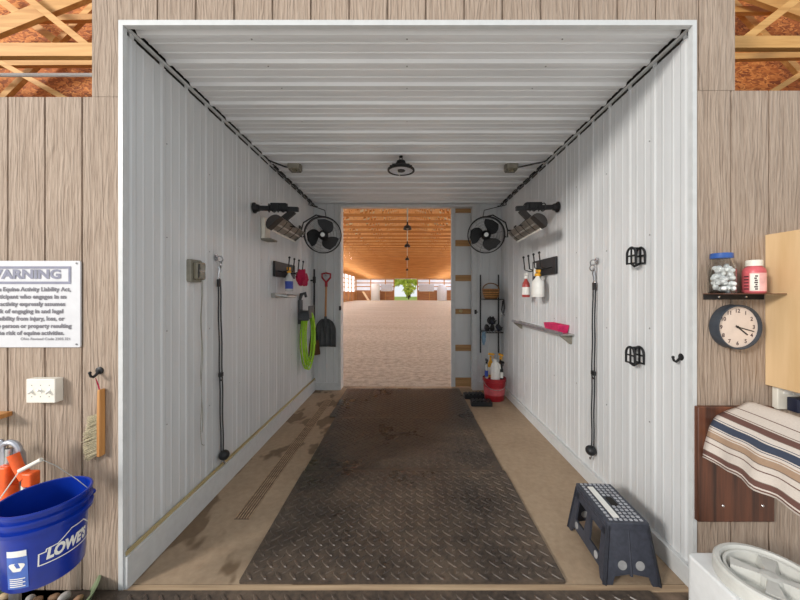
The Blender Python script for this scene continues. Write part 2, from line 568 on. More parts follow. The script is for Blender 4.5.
# screws in the steel sheets
scr = None
def screw_row(wall, pts, axis, r=0.005):
    global scr
    for p in pts:
        p = Vector(p)
        MB().lathe([(r, 0), (r, 0.002), (r * 0.6, 0.004), (0, 0.004)], p, axis, 8).build('screw', 'screw', wall)
for z in (0.75, 1.35, 1.95, 2.55):
    ys = [rib_positions(YF, YB)[i] + 0.05 for i in range(1, 15, 2)]
    screw_row(wall_l, [(XL, y, z + 0.03 * math.sin(y * 9)) for y in ys[:6]], (1, 0, 0))
    screw_row(wall_r, [(XR, y, z + 0.03 * math.sin(y * 7)) for y in ys[:6]], (-1, 0, 0))
for y in [rib_positions(YF + .004, YB, start=.07)[i] + 0.06 for i in (0, 1, 2, 4)]:
    screw_row(ceiling, [(x, y, ZC) for x in (-0.9, 0.0, 0.9)], (0, 0, -1))

# base boards with a raw wood edge
def baseboard(name, x, s, h):
    o = struct(MB().span((x + s * 0.0, YF, 0.0), (x + s * 0.035, YB, h)).build(name, 'trim', bevel=0.002))
    MB().span((x + s * 0.012, YF + 0.01, h), (x + s * 0.022, YB, h + 0.022)).build('wood_edge', 'yellowedge', o)
baseboard('baseboard_left', XL, 1, 0.175)
o = struct(MB().span((XR, YF, 0.0), (XR - 0.03, YB, 0.11)).build('baseboard_right', 'trim', bevel=0.002))

# back wall of the stall, either side of the doorway
def sheet_x(mb, x0, x1, y, z0, z1, pitch=0.13):
    pr = [(x0, 0)]
    x = x0 + pitch * 0.6
    while x < x1 - 0.03:
        pr += [(x - 0.012, 0), (x - 0.006, 0.008), (x + 0.006, 0.008), (x + 0.012, 0)]
        x += pitch
    pr += [(x1, 0), (x1, -0.06), (x0, -0.06)]
    mb.prism(pr, (0, y, z0), (1, 0, 0), (0, -1, 0), (0, 0, z1 - z0))
DX0, DX1, DZ = -1.09, 1.075, 3.02
mb = MB(); sheet_x(mb, XL, DX0 - 0.04, YB, 0, ZC + .05)
sheet_x(mb, DX1 + 0.075, XR, YB, 0, ZC + .05)
mb.span((DX0 - .04, YB, DZ + .03), (DX1 + .08, YB + .06, ZC + .05))
back = struct(mb.build('wall_back', 'wall', smooth=False))
mb = MB()
mb.span((DX0 - 0.045, YB - 0.02, 0), (DX0, YB + 0.199, DZ + .02))
mb.span((DX1, YB - 0.03, 0), (DX1 + 0.08, YB + 0.10, DZ + .02))
mb.span((DX0 - 0.045, YB - 0.02, DZ), (DX1 + .08, YB + 0.10, DZ + .045))
jamb = struct(mb.build('trim_3', 'trim', bevel=0.003))
MB().span((XL, YB - .018, 0), (DX0 - .045, YB, .12)).span((DX1 + .08, YB - .018, 0), (XR, YB, .12)).build('baseboard', 'trim', back)
for x, z in ((DX0 - 0.01, 1.35), (DX1 + 0.05, 1.29)):
    mb = MB().box((x, YB - 0.034 if x > 0 else YB - .026, z), (0.035, 0.014, 0.07)).tube([(x, YB - .035, z), (x, YB - .07, z), (x + .03, YB - .08, z)], 0.008)
    mb.build('door_catch', 'black', jamb)

# the facade: rough sawn siding with grooves round the opening
def siding(name, x0, x1, z0, z1, grooves):
    pr = [(x0, 0)]
    for g in sorted(grooves):
        if x0 + .01 < g < x1 - .01:
            pr += [(g - 0.005, 0), (g - 0.004, -0.011), (g + 0.004, -0.011), (g + 0.005, 0)]
    pr += [(x1, 0), (x1, -0.016), (x0, -0.016)]
    mb = MB().prism(pr, (0, YF, z0), (1, 0, 0), (0, -1, 0), (0, 0, z1 - z0))
    return struct(mb.build(name, 'siding', smooth=False))
GL = [-1.751 - 0.2 * k for k in range(14)]
GR = [1.746 + 0.204 * k for k in range(14)]
GT = [-1.5515 + 0.2066 * k for k in range(17)]
XC1, XC2 = -1.697, 1.767
siding('wall_front_left', -4.4, XL - 0.0085, 0, 2.656, GL)
siding('wall_front_right', XR - 0.001, 4.4, 0, 2.69, GR)
siding('wall_front_column_left', XC1, XL - 0.0085, 2.658, 3.55, [])
siding('wall_front_column_right', XR - 0.001, XC2, 2.692, 3.55, [1.573])
siding('wall_front_top', XL - 0.008, XR - 0.0015, ZC - 0.0055, 3.55, GT)
mb = MB()
mb.span((XL - 0.008, YF - 0.008, 0), (XL + 0.016, YF + 0.02, ZC - .006))
struct(mb.build('trim_4', 'trim'))
mb = MB()
mb.span((XR - .024, YF - 0.008, 0), (XR - .002, YF + 0.02, ZC - .006))
struct(mb.build('trim_5', 'trim'))
mb = MB().span((XL + .016, YF - .008, ZC - .034), (XR - .024, YF + .02, ZC - .006))
struct(mb.build('trim_6', 'trim'))

# floors
struct(MB().span((XL, YF + .035, -.1), (XR, YB + .20, 0)).build('floor', 'concrete'))
struct(MB().span((DX0 - .045, YB + .102, DZ + .05), (1.6, YB + .2, DZ + .14)).build('trim_8', 'trim'))
struct(MB().span((XL, YF - .012, -.1), (XR, YF + .029, 0.002)).build('trim_7', 'tanwood', bevel=0.002))
struct(MB().span((-5, -6, -.1), (5, 1.45, -0.001)).build('floor_aisle', 'aisle'))
struct(MB().span((-5, 1.45, -.1), (5, YF - .012, -0.002)).build('floor_strip', 'dirt'))
struct(MB().span((-4.4, YF, -.1), (XL - .06, 5.4, -0.01)).span((XR + .06, YF, -.1), (4.4, 5.4, -.01)).build('floor_behind', 'dirt'))

# linear drain grate let into the left floor
gr = thing('drain_grate', 'long tan slotted drain channel set in the floor along the left wall', 'drain', (-1.17, 3.6, 0))
mb = MB().span((-1.222, 2.33, -.0), (-1.118, 4.95, .001))
fr = mb.build('slot_shade_strip', 'dirt', gr)  # dark strip painted under the bars as the shaded slots
mb = MB()
for k in range(6):
    x = -1.217 + k * 0.0192
    mb.span((x - .003, 2.34, .001), (x + .003, 4.94, .005))
mb.build('grate_bars', 'tanwood', gr)

# ------------------------------------------------------------------ rubber mats with raised tread
def tread_mat(name, label, x0, x1, y0, y1, top=0.012, cell=0.058):
    t = thing(name, label, 'mat', ((x0 + x1) / 2, (y0 + y1) / 2, 0), 'rubber floor mats of the stall')
    MB().rbox(((x0 + x1) / 2, (y0 + y1) / 2, top / 2), (x1 - x0, y1 - y0, top), 0.012).build('mat_base', 'rubber', t, smooth=False)
    mb = MB()
    r2 = math.sqrt(.5)
    cxm, cym = (x0 + x1) / 2, (y0 + y1) / 2
    nn = int(2.4 / cell)
    L, W, H = cell * .66, cell * .15, 0.005
    pts = [(-L, 0), (-L * .6, -W), (L * .6, -W), (L, 0), (L * .6, W), (-L * .6, W)]
    for i in range(-nn, nn):
        for j in range(-nn, nn):
            px, py = cxm + (i - j) * cell * r2, cym + (i + j) * cell * r2
            if not (x0 + .035 < px < x1 - .035 and y0 + .035 < py < y1 - .035): continue
            a = PI / 4 if (i + j) % 2 == 0 else -PI / 4
            c, s = math.cos(a), math.sin(a)
            lo = [(px + x * c - y * s, py + x * s + y * c, top - .0005) for x, y in pts]
            hi = [(px + .82 * x * c - .6 * y * s, py + .82 * x * s + .6 * y * c, top + H) for x, y in pts]
            n = 6
            mb.add(lo + hi, [(q, (q + 1) % n, n + (q + 1) % n, n + q) for q in range(n)] + [tuple(range(n, 2 * n))])
    mb.build('raised_tread', 'rubber', t, smooth=False)
    return t
tread_mat('rubber_mat', 'black diamond-tread rubber mat nearest the front inside the stall', -.927, .876, YF + .036, 2.955)
tread_mat('rubber_mat', 'middle black rubber mat of the three laid in the stall', -.918, .860, 2.962, 4.235)
tread_mat('rubber_mat', 'farthest black rubber mat, ending at the arena doorway', -1.0, .865, 4.242, 5.50)
tread_mat('rubber_mat', 'grey diamond-tread mat strip in front of the stall threshold', -1.80, 1.30, 1.58, 1.764, top=0.01)

# ================================================================== ARENA
AX, AY0, AY1, AZ, RIDGE = 11.3, YB + .22, 72.0, 5.15, 8.6
struct(MB().span((-14, YB + .205, -.1), (14, AY1 + .2, 0.0)).build('floor_arena', 'sand'))
# near wall of the arena with its doorway
mb = MB().span((-AX, AY0 - .02, 0), (DX0 - .05, AY0 + .04, AZ + .3)).span((1.5, AY0 - .02, 0), (AX, AY0 + .04, AZ + .3)).span((DX0 - .05, AY0 - .02, DZ + .04), (1.5, AY0 + .04, AZ + .3))
mb.add([(-AX, AY0, AZ + .25), (AX, AY0, AZ + .25), (0, AY0, RIDGE + .1)], [(0, 1, 2)])
struct(mb.build('wall_arena_near', 'wall'))
# roof
for nm, s in (('ceiling_arena_left', -1), ('ceiling_arena_right', 1)):
    mb = MB().add([(0, AY0, RIDGE), (0, AY1, RIDGE), (s * (AX + .6), AY1, AZ), (s * (AX + .6), AY0, AZ),
                   (0, AY0, RIDGE + .08), (0, AY1, RIDGE + .08), (s * (AX + .6), AY1, AZ + .08), (s * (AX + .6), AY0, AZ + .08)],
                  [(0, 1, 2, 3), (4, 7, 6, 5), (0, 4, 5, 1), (2, 6, 7, 3), (1, 5, 6, 2), (3, 7, 4, 0)])
    ro = struct(mb.build(nm, 'purlin', smooth=False))
    for k in range(10):
        f = (k + .5) / 10
        x, z = s * f * (AX + .3), RIDGE + (AZ - RIDGE) * f * (AX + .3) / (AX + .6)
        MB().span((x - .07, AY0 + .1, z - .05), (x + .07, AY1 - .1, z - .006)).build('purlin', 'pine_y', ro)
for n_, sg in ((4, -1), (5, 1)):
    zr = lambda x: RIDGE + (AZ - RIDGE) * x / (AX + .6)
    a, b = 7.0, 8.6
    glow_strip = MB().add([(sg * a, AY0 + .3, zr(a) - .01), (sg * b, AY0 + .3, zr(b) - .01), (sg * b, AY1 - .3, zr(b) - .01), (sg * a, AY1 - .3, zr(a) - .01),
                    (sg * a, AY0 + .3, zr(a) - .03), (sg * b, AY0 + .3, zr(b) - .03), (sg * b, AY1 - .3, zr(b) - .03), (sg * a, AY1 - .3, zr(a) - .03)],
                   [(0, 1, 2, 3), (4, 5, 6, 7), (0, 4, 5, 1), (1, 5, 6, 2), (2, 6, 7, 3), (3, 7, 4, 0)])
    struct(glow_strip.build('glow_panel_%d' % n_, emit('added_roof_glow', (238, 243, 255), 10.5), smooth=False))  # added glowing strips that light the arena, set mostly out of sight
# side walls: kick boards, posts, girts and translucent panels
for nm, s in (('wall_arena_left', -1), ('wall_arena_right', 1)):
    w = struct(MB().span((s * AX, AY0, 0), (s * (AX + .1), AY1, 1.9)).build(nm, 'kick'))
    for k in range(17):
        y = AY0 + 2 + k * 3.95
        MB().span((s * (AX - .14), y - .09, 0), (s * AX, y + .09, AZ)).build('post', 'pine_z', w)
    for z in (2.7, 3.5, 4.3):
        MB().span((s * (AX - .06), AY0, z - .07), (s * (AX - .005), AY1, z + .07)).build('girt', 'pine_y', w)
    p = MB().span((s * (AX + .02), AY0, 1.9), (s * (AX + .06), AY1, AZ + .1))
    struct(p.build('glow_panel_1' if s < 0 else 'glow_panel_2', 'translucent'))  # glow assumed for the side panels, added to light the arena
# far wall
FD0, FD1 = P(394, 0, AY1).x, P(417.5, 0, AY1).x
FDZ = 4.65
w = MB().span((-AX, AY1, 0), (FD0, AY1 + .1, 2.2)).span((FD1, AY1, 0), (AX, AY1 + .1, 2.2))
farw = struct(w.build('wall_arena_far', 'kick'))
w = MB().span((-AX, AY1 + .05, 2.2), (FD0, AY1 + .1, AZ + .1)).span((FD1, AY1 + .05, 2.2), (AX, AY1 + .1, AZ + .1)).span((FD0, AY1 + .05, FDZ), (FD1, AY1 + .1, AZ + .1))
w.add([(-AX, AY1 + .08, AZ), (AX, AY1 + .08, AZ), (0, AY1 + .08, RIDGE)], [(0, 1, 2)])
struct(w.build('glow_panel_3', emit('hazy_end_panel', (206, 210, 218), 0.55)))
for x in [-11.1 + 3.2 * k for k in range(8)]:
    if not FD0 - .2 < x < FD1 + .2:
        MB().span((x - .1, AY1 - .14, 0), (x + .1, AY1 - .001, AZ)).build('post', 'pine_z', farw)
for x in (FD0, FD1):
    MB().span((x - .1, AY1 - .14, 0), (x + .1, AY1 - .001, FDZ + .1)).build('door_post', 'pine_z', farw)
for z in (3.0, 3.8, 4.6):
    for a, b in ((-AX, FD0), (FD1, AX)):
        MB().span((a, AY1 - .06, z - .09), (b, AY1 + .04, z + .09)).build('girt', 'pine2', farw)
MB().span((-AX, AY1 - .3, AZ - .45), (AX, AY1 - .15, AZ + .05)).build('header', 'pine2', farw)

# roof trusses
TL = 'golden pine roof truss in the row across the arena ceiling'
def truss_pieces():
    H = AZ
    top = lambda x: RIDGE - .1 + (AZ - RIDGE) * abs(x) / (AX + .6)
    xs = [-AX + .2 + (2 * AX - .4) * k / 16 for k in range(17)]
    webs = []
    for k in range(16):
        a, b = xs[k], xs[k + 1]
        m = (a + b) / 2
        webs.append(((a, 0, H), (m, 0, top(m) - .05)))
        webs.append(((m, 0, top(m) - .05), (b, 0, H)))
    return top, webs
TOPF, WEBS = truss_pieces()
def make_truss(y):
    t = thing('roof_truss', TL, 'truss', (0, y, AZ), 'arena roof trusses')
    MB().span((-AX - .05, y - .03, AZ - .075), (AX + .05, y + .03, AZ + .055)).build('bottom_chord', 'pine2', t)
    for s in (-1, 1):
        MB().bar((0, y, RIDGE - .12), (s * (AX + .05), y, TOPF(AX + .05) - .02), .05, .17).build('top_chord', 'pine2', t)
    for a, b in WEBS:
        MB().bar((a[0], y, a[2]), (b[0], y, b[2]), .045, .085, (0, 0, 1)).build('web', 'web', t)
    return t
t0 = make_truss(8.2)
NTR = 46
for i in range(1, NTR):
    y = 8.2 + i * 1.36
    r = t0.copy(); C.objects.link(r); r.location = (0, y, AZ)
    for ch in list(t0.children):
        if i > 26 and ch.name.startswith('web') and False:
            continue
        c = ch.copy(); C.objects.link(c); c.parent = r
# ridge conduit with lamps under the trusses
tag(MB().tube([(0.02, AY0 + .05, AZ - .16), (0.02, AY1 - .2, AZ - .16)], 0.03, 8).build('lighting_conduit', 'steel'),
    'long pale conduit running down the middle of the arena ceiling', 'conduit')
for i, y in enumerate((15.6, 21.5, 30, 44)):
    t = thing('arena_lamp', 'dark dome lamp hung on the arena ceiling conduit, %s from the doorway' % ('nearest', 'second', 'third', 'farthest')[i], 'lamp', (.02, y, AZ - .53), 'arena ceiling lamps')
    MB().lathe([(.03, .40), (.03, .34), (.05, .22), (.16, .15), (.2, .02), (.2, 0), (.17, 0), (.13, .1), (0, .12)], (.02, y, AZ - .55), seg=20).build('lamp_shade', 'black', t)
    MB().lathe([(0, 0), (.1, .03), (.12, .1)], (.02, y, AZ - .54), seg=16).build('lens', 'offwhite', t)
# things at the far end
o = MB().lathe([(.9, 0), (.95, .1), (.95, 3.3), (.85, 3.5), (0, 3.55)], (P(375.5, 0, AY1 - 1.6).x, AY1 - 1.6, 0), seg=24).build('panel_stand_in', 'white')  # cylinder added in place of a bright sunlit wall panel
tag(o, 'stand-in for a sunlit panel, pale upright tank at the far left end of the arena', 'cylinder')
o = MB().lathe([(1.0, 0), (1.05, .1), (1.05, 2.4), (.7, 3.3), (0, 3.45)], (P(442, 0, AY1 - 1.6).x, AY1 - 1.6, 0), seg=24).build('panel_stand_in', 'farpanel')  # domed shape added in place of a pale curved panel
tag(o, 'stand-in for a curved panel, grey domed tank at the far right end of the arena', 'cylinder')
for s, lab in ((-1, 'pale grey mirror panel left of the far arena door'), (1, 'pale grey mirror panel right of the far arena door')):
    x0, x1 = ((P(381, 0, AY1).x, P(392.5, 0, AY1).x) if s < 0 else (P(419, 0, AY1).x, P(434, 0, AY1).x))
    t = thing('wall_mirror', lab, 'mirror', ((x0 + x1) / 2, AY1 - .15, 2.0))
    MB().span((x0, AY1 - .2, 1.95), (x1, AY1 - .15, 3.5)).build('mirror_pane', 'farpanel', t)  # flat grey painted in for the sky reflected by the mirror
    MB().span((x0 - .06, AY1 - .22, 1.85), (x1 + .06, AY1 - .145, 1.95)).build('frame', 'pine_z', t)
for (u, lab) in ((364, 'leaning pale board against the far arena kick wall'),):
    a = P(u + 4.5, 299, AY1 - 3); b = P(u - 1, 293, AY1 - .3)
    tag(MB().bar((a.x, a.y, .05), (b.x, b.y, 1.9), .5, .08).build('leaning_board', 'cab'), lab, 'board')

# outside, beyond the far door
struct(MB().span((-60, AY1 + .2, -.1), (60, 150, -.02)).build('ground_outside', 'grass'))
rn = random.Random(3)
def tree(x, y, h, r, label, seed):
    t = thing('tree', label, 'tree', (x, y, 0))
    MB().tube([(x, y, 0), (x + .1, y, h * .3), (x, y, h * .75)], [r * .09, r * .07, r * .02], 8).build('trunk', 'bark', t)
    mb = MB(); q = random.Random(seed)
    for i in range(900):
        d = Vector((q.gauss(0, 1), q.gauss(0, 1), q.gauss(0, 1))).normalized()
        rad = q.uniform(.55, 1.0) * (0.8 + .35 * noise.noise(d * 2.2 + Vector((seed, 0, 0))))
        p = Vector((x, y, h * .58)) + Vector((d.x * r * rad, d.y * r * rad, d.z * h * .42 * rad))
        a = Euler((q.uniform(0, 6), q.uniform(0, 6), q.uniform(0, 6))).to_matrix()
        s = q.uniform(.14, .26) * r / 2.2
        mb.add([p + a @ Vector(w) * s for w in ((-1, 0, 0), (0, -.6, .1), (1, 0, 0), (0, .6, .1))], [(0, 1, 2, 3)])
    mb.build('foliage', 'leaf', t, smooth=False)
tree(.4, AY1 + 9, 4.3, 1.9, 'round green tree centred in the far arena doorway', 3)
tree(-6.3, AY1 + 26, 9.5, 5.6, 'tall sunlit tree behind the left edge of the far arena door', 8)
tree(6.6, AY1 + 27, 10.2, 5.8, 'tall sunlit tree behind the right edge of the far arena door', 12)

tree(0.5, AY1 + 44, 15.0, 9.0, 'broad pale green tree far behind the round tree in the arena door', 20)

# ================================================================== SLIDING DOOR
yd = YB + .11
sd = thing('sliding_door', 'white sliding door with bare brown cross boards, half shut at the arena doorway', 'door', (1.1, yd + .05, 0))
MB().span((.76, yd + .035, .03), (1.48, yd + .045, 3.05)).build('door_sheet', 'wall', sd)
MB().span((.745, yd, .02), (.815, yd + .05, 3.05)).build('stile', 'trim', sd, bevel=.003)
for v0, v1 in ((206, 212.5), (240, 246), (275, 281), (309, 314), (345, 351), (378, 387)):
    z0, z1 = P(0, v1, yd).z, P(0, v0, yd).z
    MB().span((.816, yd + .005, max(z0, .02)), (1.47, yd + .034, z1)).build('cross_board', 'girt', sd)
MB().lathe([(.028, 0), (.03, .012), (.012, .02), (.012, .04), (.03, .05), (.024, .07), (0, .075)], (.90, yd + .004, 1.3), (0, -1, 0), 16).build('door_knob', 'yellowedge', sd)

# ================================================================== FANS
def fan(label, c, s, wallx):
    c = Vector(c); R = .257
    t = thing('wall_fan', label, 'fan', (c.x, c.y, c.z - R), 'black wall fans in the back corners')
    ax = Vector((s * -.18, -1, -.10)).normalized()
    q = Vector((0, 0, 1)).rotation_difference(ax).to_matrix()
    W = lambda x, y, z: c + q @ Vector((x, y, z))
    mb = MB()
    mb.lathe([(R, -.06), (R + .006, -.055), (R + .006, .055), (R, .06), (R - .008, .055), (R - .008, -.055), (R, -.06)], c, ax, 48)
    mb.build('guard_band', 'black', t)
    for sg, nm in ((1, 'front_grille'), (-1, 'rear_grille')):
        mb = MB()
        for k in range(5):
            r = .070 + k * .041
            h = sg * (.06 + .03 * (1 - (r / R) ** 2))
            mb.tube([W(r * math.cos(a * PI / 18), r * math.sin(a * PI / 18), h) for a in range(36)], .0009, 4, True)
        for k in range(12 if sg > 0 else 6):
            a = 2 * PI * k / (12 if sg > 0 else 6)
            pts = []
            for i in range(6):
                r = .03 + (R - .03) * i / 5
                pts.append(W(r * math.cos(a), r * math.sin(a), sg * (.06 + .03 * (1 - (r / R) ** 2))))
            mb.tube(pts, .0010, 4)
        mb.build(nm, 'black', t)
    for k in range(3):
        a0 = 2 * PI * k / 3 + (.5 if s > 0 else 1.1)
        mb = MB(); vs = []; n = 10
        for i in range(n + 1):
            f = i / n
            r = .035 + .195 * f
            half = .46 + .34 * math.sin(PI * min(1, f * 1.0)) * (1 - .2 * f)
            sweep = a0 + .5 * f
            for e in (-1, 0, 1):
                a = sweep + e * half
                for zz in (-.002, .002):
                    vs.append(W(r * math.cos(a), r * math.sin(a), e * .026 * (1 - .3 * f) + zz))
        fs = []
        for i in range(n):
            b = i * 6
            for e in (0, 2):
                fs += [(b + e, b + e + 2, b + e + 8, b + e + 6), (b + e + 1, b + e + 7, b + e + 9, b + e + 3)]
            fs += [(b, b + 6, b + 7, b + 1), (b + 4, b + 5, b + 11, b + 10)]
        fs += [(0, 1, 3, 2), (2, 3, 5, 4), (6 * n, 6 * n + 2, 6 * n + 3, 6 * n + 1), (6 * n + 2, 6 * n + 4, 6 * n + 5, 6 * n + 3)]
        mb.add(vs, fs); mb.build('blade', 'blade', t)
    MB().lathe([(.05, -.02), (.055, .02), (.04, .04), (0, .045)], c, ax, 20).build('hub', 'blade', t)
    MB().lathe([(.03, .085), (.03, .095), (0, .097)], c, ax, 20).build('badge', 'steel', t)
    MB().lathe([(.06, -.13), (.07, -.12), (.07, -.03), (.05, -.02)], c, ax, 20).build('motor', 'black', t)
    # yoke on the wall side and its bracket
    mb = MB()
    ex = q @ Vector((1, 0, 0)); ez = q @ Vector((0, 1, 0))
    sx = 1 if ex.x * s > 0 else -1
    up = 1 if ez.z > 0 else -1
    pts = [c + ez * (R * up) + ax * -.02, c + ex * sx * (R * .55) + ez * up * R * 1.0, c + ex * sx * (R * 1.14) + ez * up * R * .45,
           c + ex * sx * (R * 1.18), c + ex * sx * (R * 1.12) - ez * up * R * .35, c + ex * sx * (R * .98) - ez * up * R * .3]
    mb.tube(pts, .010, 8)
    m = c + ex * sx * (R * 1.18)
    mb.tube([m, Vector((wallx, m.y + .02, m.z))], .013, 8)
    mb.box((wallx - s * .006, m.y + .02, m.z), (.012, .08, .14))
    mb.build('yoke', 'black', t)
    mb = MB()
    top = c + ez * (R * up)
    mb.tube([top, top + Vector((s * .02, 0, .1)), Vector((wallx - s * .06, c.y + .2, 2.92)), Vector((wallx - s * .035, c.y + .3, 3.03))], .006, 6)
    mb.build('power_cord', 'black', t)
    return t
fan('black caged wall fan in the left back corner, above the shovel', P(323, 235, 4.74), -1, XL + .012)
fan('black caged wall fan in the right back corner, above the wicker basket', P(486, 235, 4.74), 1, XR - .012)

# ================================================================== HEATERS
def heater(label, s, wx, ym, za, xa, xh, y0, y1, z0, z1):
    t = thing('radiant_heater', label, 'heater', (wx, ym, za), 'radiant heaters on wall arms')
    # wall arm
    mb = MB().lathe([(.055, 0), (.055, .01), (.04, .02), (.034, .05), (0, .05)], (wx, ym, za), (-s, 0, 0), 14)
    mb.build('wall_mount', 'black', t)
    mb = MB().bar((wx - s * .03, ym, za), (xa, ym, za - .015), .04, .045)
    mb.build('arm', 'black', t, bevel=.004)
    MB().bar((wx - s * .17, ym, za + .012), (wx - s * .33, ym, za + .01), .06, .07).build('arm_sleeve', 'black', t, bevel=.006)
    mb = MB()
    for k in range(5):
        mb.ring((wx - s * (.15 + .045 * k), ym, za), .04, .006, (1, .25 * (-1) ** k, 0), 16, 6)
    mb.build('wound_cord', 'blackp', t)
    # trough shaped housing along the wall
    a, b = Vector((xh, y0, z0)), Vector((xh, y1, z1))
    d = (b - a).normalized()
    tilt = -s * .75
    ex = Vector((math.cos(tilt), 0, math.sin(tilt)))
    ey = d.cross(ex); ey = ey if ey.z > 0 else -ey
    def half(r, dy, n=10):
        return [(r * math.cos(PI * i / n), r * .85 * math.sin(PI * i / n) + dy) for i in range(n + 1)]
    outer = half(.078, 0) + half(.071, -.0)[::-1]
    MB().prism(outer, a + d * .10, ex, ey, (b - a) - d * .10).build('housing', 'heater', t)
    MB().prism(half(.084, -.006), a, ex, ey, d * .10).build('end_cap', 'heatdark', t, bevel=.006)
    MB().prism(half(.080, -.006), b - d * .02, ex, ey, d * .02).build('end_cap', 'heater', t)
    MB().prism([(-.068, .012), (.068, .012), (.035, .045), (-.035, .045)], a + d * .1, ex, ey, (b - a) - d * .12).build('reflector', 'heater', t)
    lo = -1 if s < 0 else 1
    lo = -1 if (ex * -1).z < ex.z else 1
    MB().bar(a + d * .1 + ex * lo * .073 - ey * .006, b - d * .02 + ex * lo * .073 - ey * .006, .014, .022, ey).build('lower_lip', 'lip_bright', t)  # bright band of the lower edge painted as a near-white strip
    MB().tube([a + d * .1 - ey * .004, b - d * .03 - ey * .004], .010, 10).build('heating_tube', 'steel', t)
    for k in range(4):
        p = a + d * (.2 + .17 * k)
        MB().tube([p + ex * (.072 * math.cos(w)) - ey * .014 * math.sin(w) for w in [PI * i / 8 for i in range(9)]], .0035, 6).build('guard_hoop', 'heatdark', t)
    # hanger between arm and housing
    m = a + d * ((ym - y0) + .02) + ey * .078
    h = Vector((xa + s * .05, ym, za - .03))
    MB().bar(h, m, .06, .02, (0, 1, 0)).bar(h + Vector((0, .03, 0)), m + Vector((0, .04, 0)), .05, .012, (0, 1, 0)).build('hanger', 'heatdark', t)
    MB().tube([h, h + Vector((s * .10, .03, -.06)), h + Vector((s * .02, .1, -.14)), m + d * .12, m + d * .2], .007, 6).build('cord', 'blackp', t)
    return t
heater('grey radiant heater on a black arm high on the left wall', -1, XL + .012, 3.30, 2.45, -1.085, -1.235, 3.05, 3.80, 2.255, 2.245)
heater('grey radiant heater on a black arm high on the right wall', 1, XR - .012, 3.38, 2.48, 1.115, 1.25, 3.10, 3.90, 2.28, 2.26)
ob = thing('outlet_box', 'pale outlet box on the left wall just below the heater', 'outlet', (XL + .01, 3.55, 2.16))
MB().span((XL + .01, 3.46, 2.17), (XL + .05, 3.60, 2.40)).build('box_back', 'offwhite', ob, bevel=.006)
MB().span((XL + .012, 3.45, 2.155), (XL + .12, 3.62, 2.175)).build('cover_flap', 'greybox', ob, bevel=.004)

# ================================================================== CEILING BOXES AND LAMP
def jbox(label, u, v, s, wx):
    p = P(u, v, 330 * (ZC - 1.6 - .06) / (CY - v))
    t = thing('junction_box', label, 'junction box', (p.x, p.y, ZC - .09), 'ceiling junction boxes')
    MB().rbox((p.x, p.y, ZC - .035), (.13, .13, .07), .01).build('box_body', 'greybox', t, bevel=.004)
    MB().rbox((p.x, p.y + .0, ZC - .078), (.115, .115, .014), .01).rbox((p.x, p.y - .02, ZC - .092), (.05, .03, .016), .008).build('cover', 'clearbox', t, bevel=.003)
    MB().tube([(p.x + s * .065, p.y, ZC - .045), (p.x + s * .12, p.y + .01, ZC - .03), (wx - s * .06, p.y - .12, ZC - .028), (wx - s * .022, p.y - .15, ZC - .02)], .008, 6).build('lead', 'black', t)
jbox('grey junction box on the ceiling by the left wall', 295, 169, -1, XL)
jbox('grey junction box on the ceiling by the right wall', 511, 169, 1, XR)

yl = 3.53
pl = P(401, 170, yl)
t = thing('ceiling_lamp', 'round black high-bay lamp hanging from the ceiling, unlit', 'lamp', (pl.x, yl, pl.z - .02))
MB().ring((pl.x, yl, ZC - .035), .014, .004, (0, 1, 0), 14, 6).lathe([(.02, 0), (.02, .012), (0, .013)], (pl.x, yl, ZC - .02), seg=12).tube([(pl.x, yl, ZC - .05), (pl.x, yl, pl.z + .09)], .006, 8).build('hanging_hook', 'black', t)
MB().lathe([(.03, .10), (.045, .095), (.055, .06), (.07, .05), (.08, .03)], (pl.x, yl, pl.z), seg=28).build('driver_housing', 'black', t)
mb = MB().lathe([(.08, .03), (.13, .018), (.145, .006), (.145, -.012), (.130, -.016), (.124, -.004)], (pl.x, yl, pl.z), seg=40)
for k in range(16):
    a = 2 * PI * k / 16
    mb.bar((pl.x + .05 * math.cos(a), yl + .05 * math.sin(a), pl.z + .045), (pl.x + .125 * math.cos(a), yl + .125 * math.sin(a), pl.z + .022), .004, .022)
mb.build('lamp_body', 'black', t)
MB().lathe([(.045, -.006), (.125, -.006), (.125, -.002)], (pl.x, yl, pl.z), seg=36).build('lens', 'farpanel', t)
MB().lathe([(0, -.014), (.04, -.014), (.046, -.004)], (pl.x, yl, pl.z), seg=24).build('centre_cap', 'black', t)
MB().tube([(pl.x - .04, yl - .03, pl.z - .012), (pl.x - .03, yl - .05, pl.z - .05), (pl.x + .0, yl - .05, pl.z - .1)], .0035, 6).build('lead', 'offwhite', t)

# dark cable along the left and right ceiling corners
for s, x, lab in ((1, XL, 'black cable clipped along the left ceiling corner'), (-1, XR, 'black cable clipped along the right ceiling corner')):
    pts = []
    for i in range(30):
        y = 3.75 + (YB - .05 - 3.75) * i / 29
        pts.append((x + s * (.030 + .004 * math.sin(i * 1.9)), y, 3.03 + .006 * math.sin(i * 2.3)))
    pts.append((x + s * .07, YB - .02, 3.02))
    tag(MB().tube(pts, .008, 6).build('ceiling_cable', 'black'), lab, 'cable')

# ================================================================== LEFT WALL OF THE STALL
WL, WR = XL + .0, XR - .0
def on_left(u, v, off=0.0):
    y = (WL + off) * F / (u - CX); return P(u, v, y)
def on_right(u, v, off=0.0):
    y = (WR - off) * F / (u - CX); return P(u, v, y)

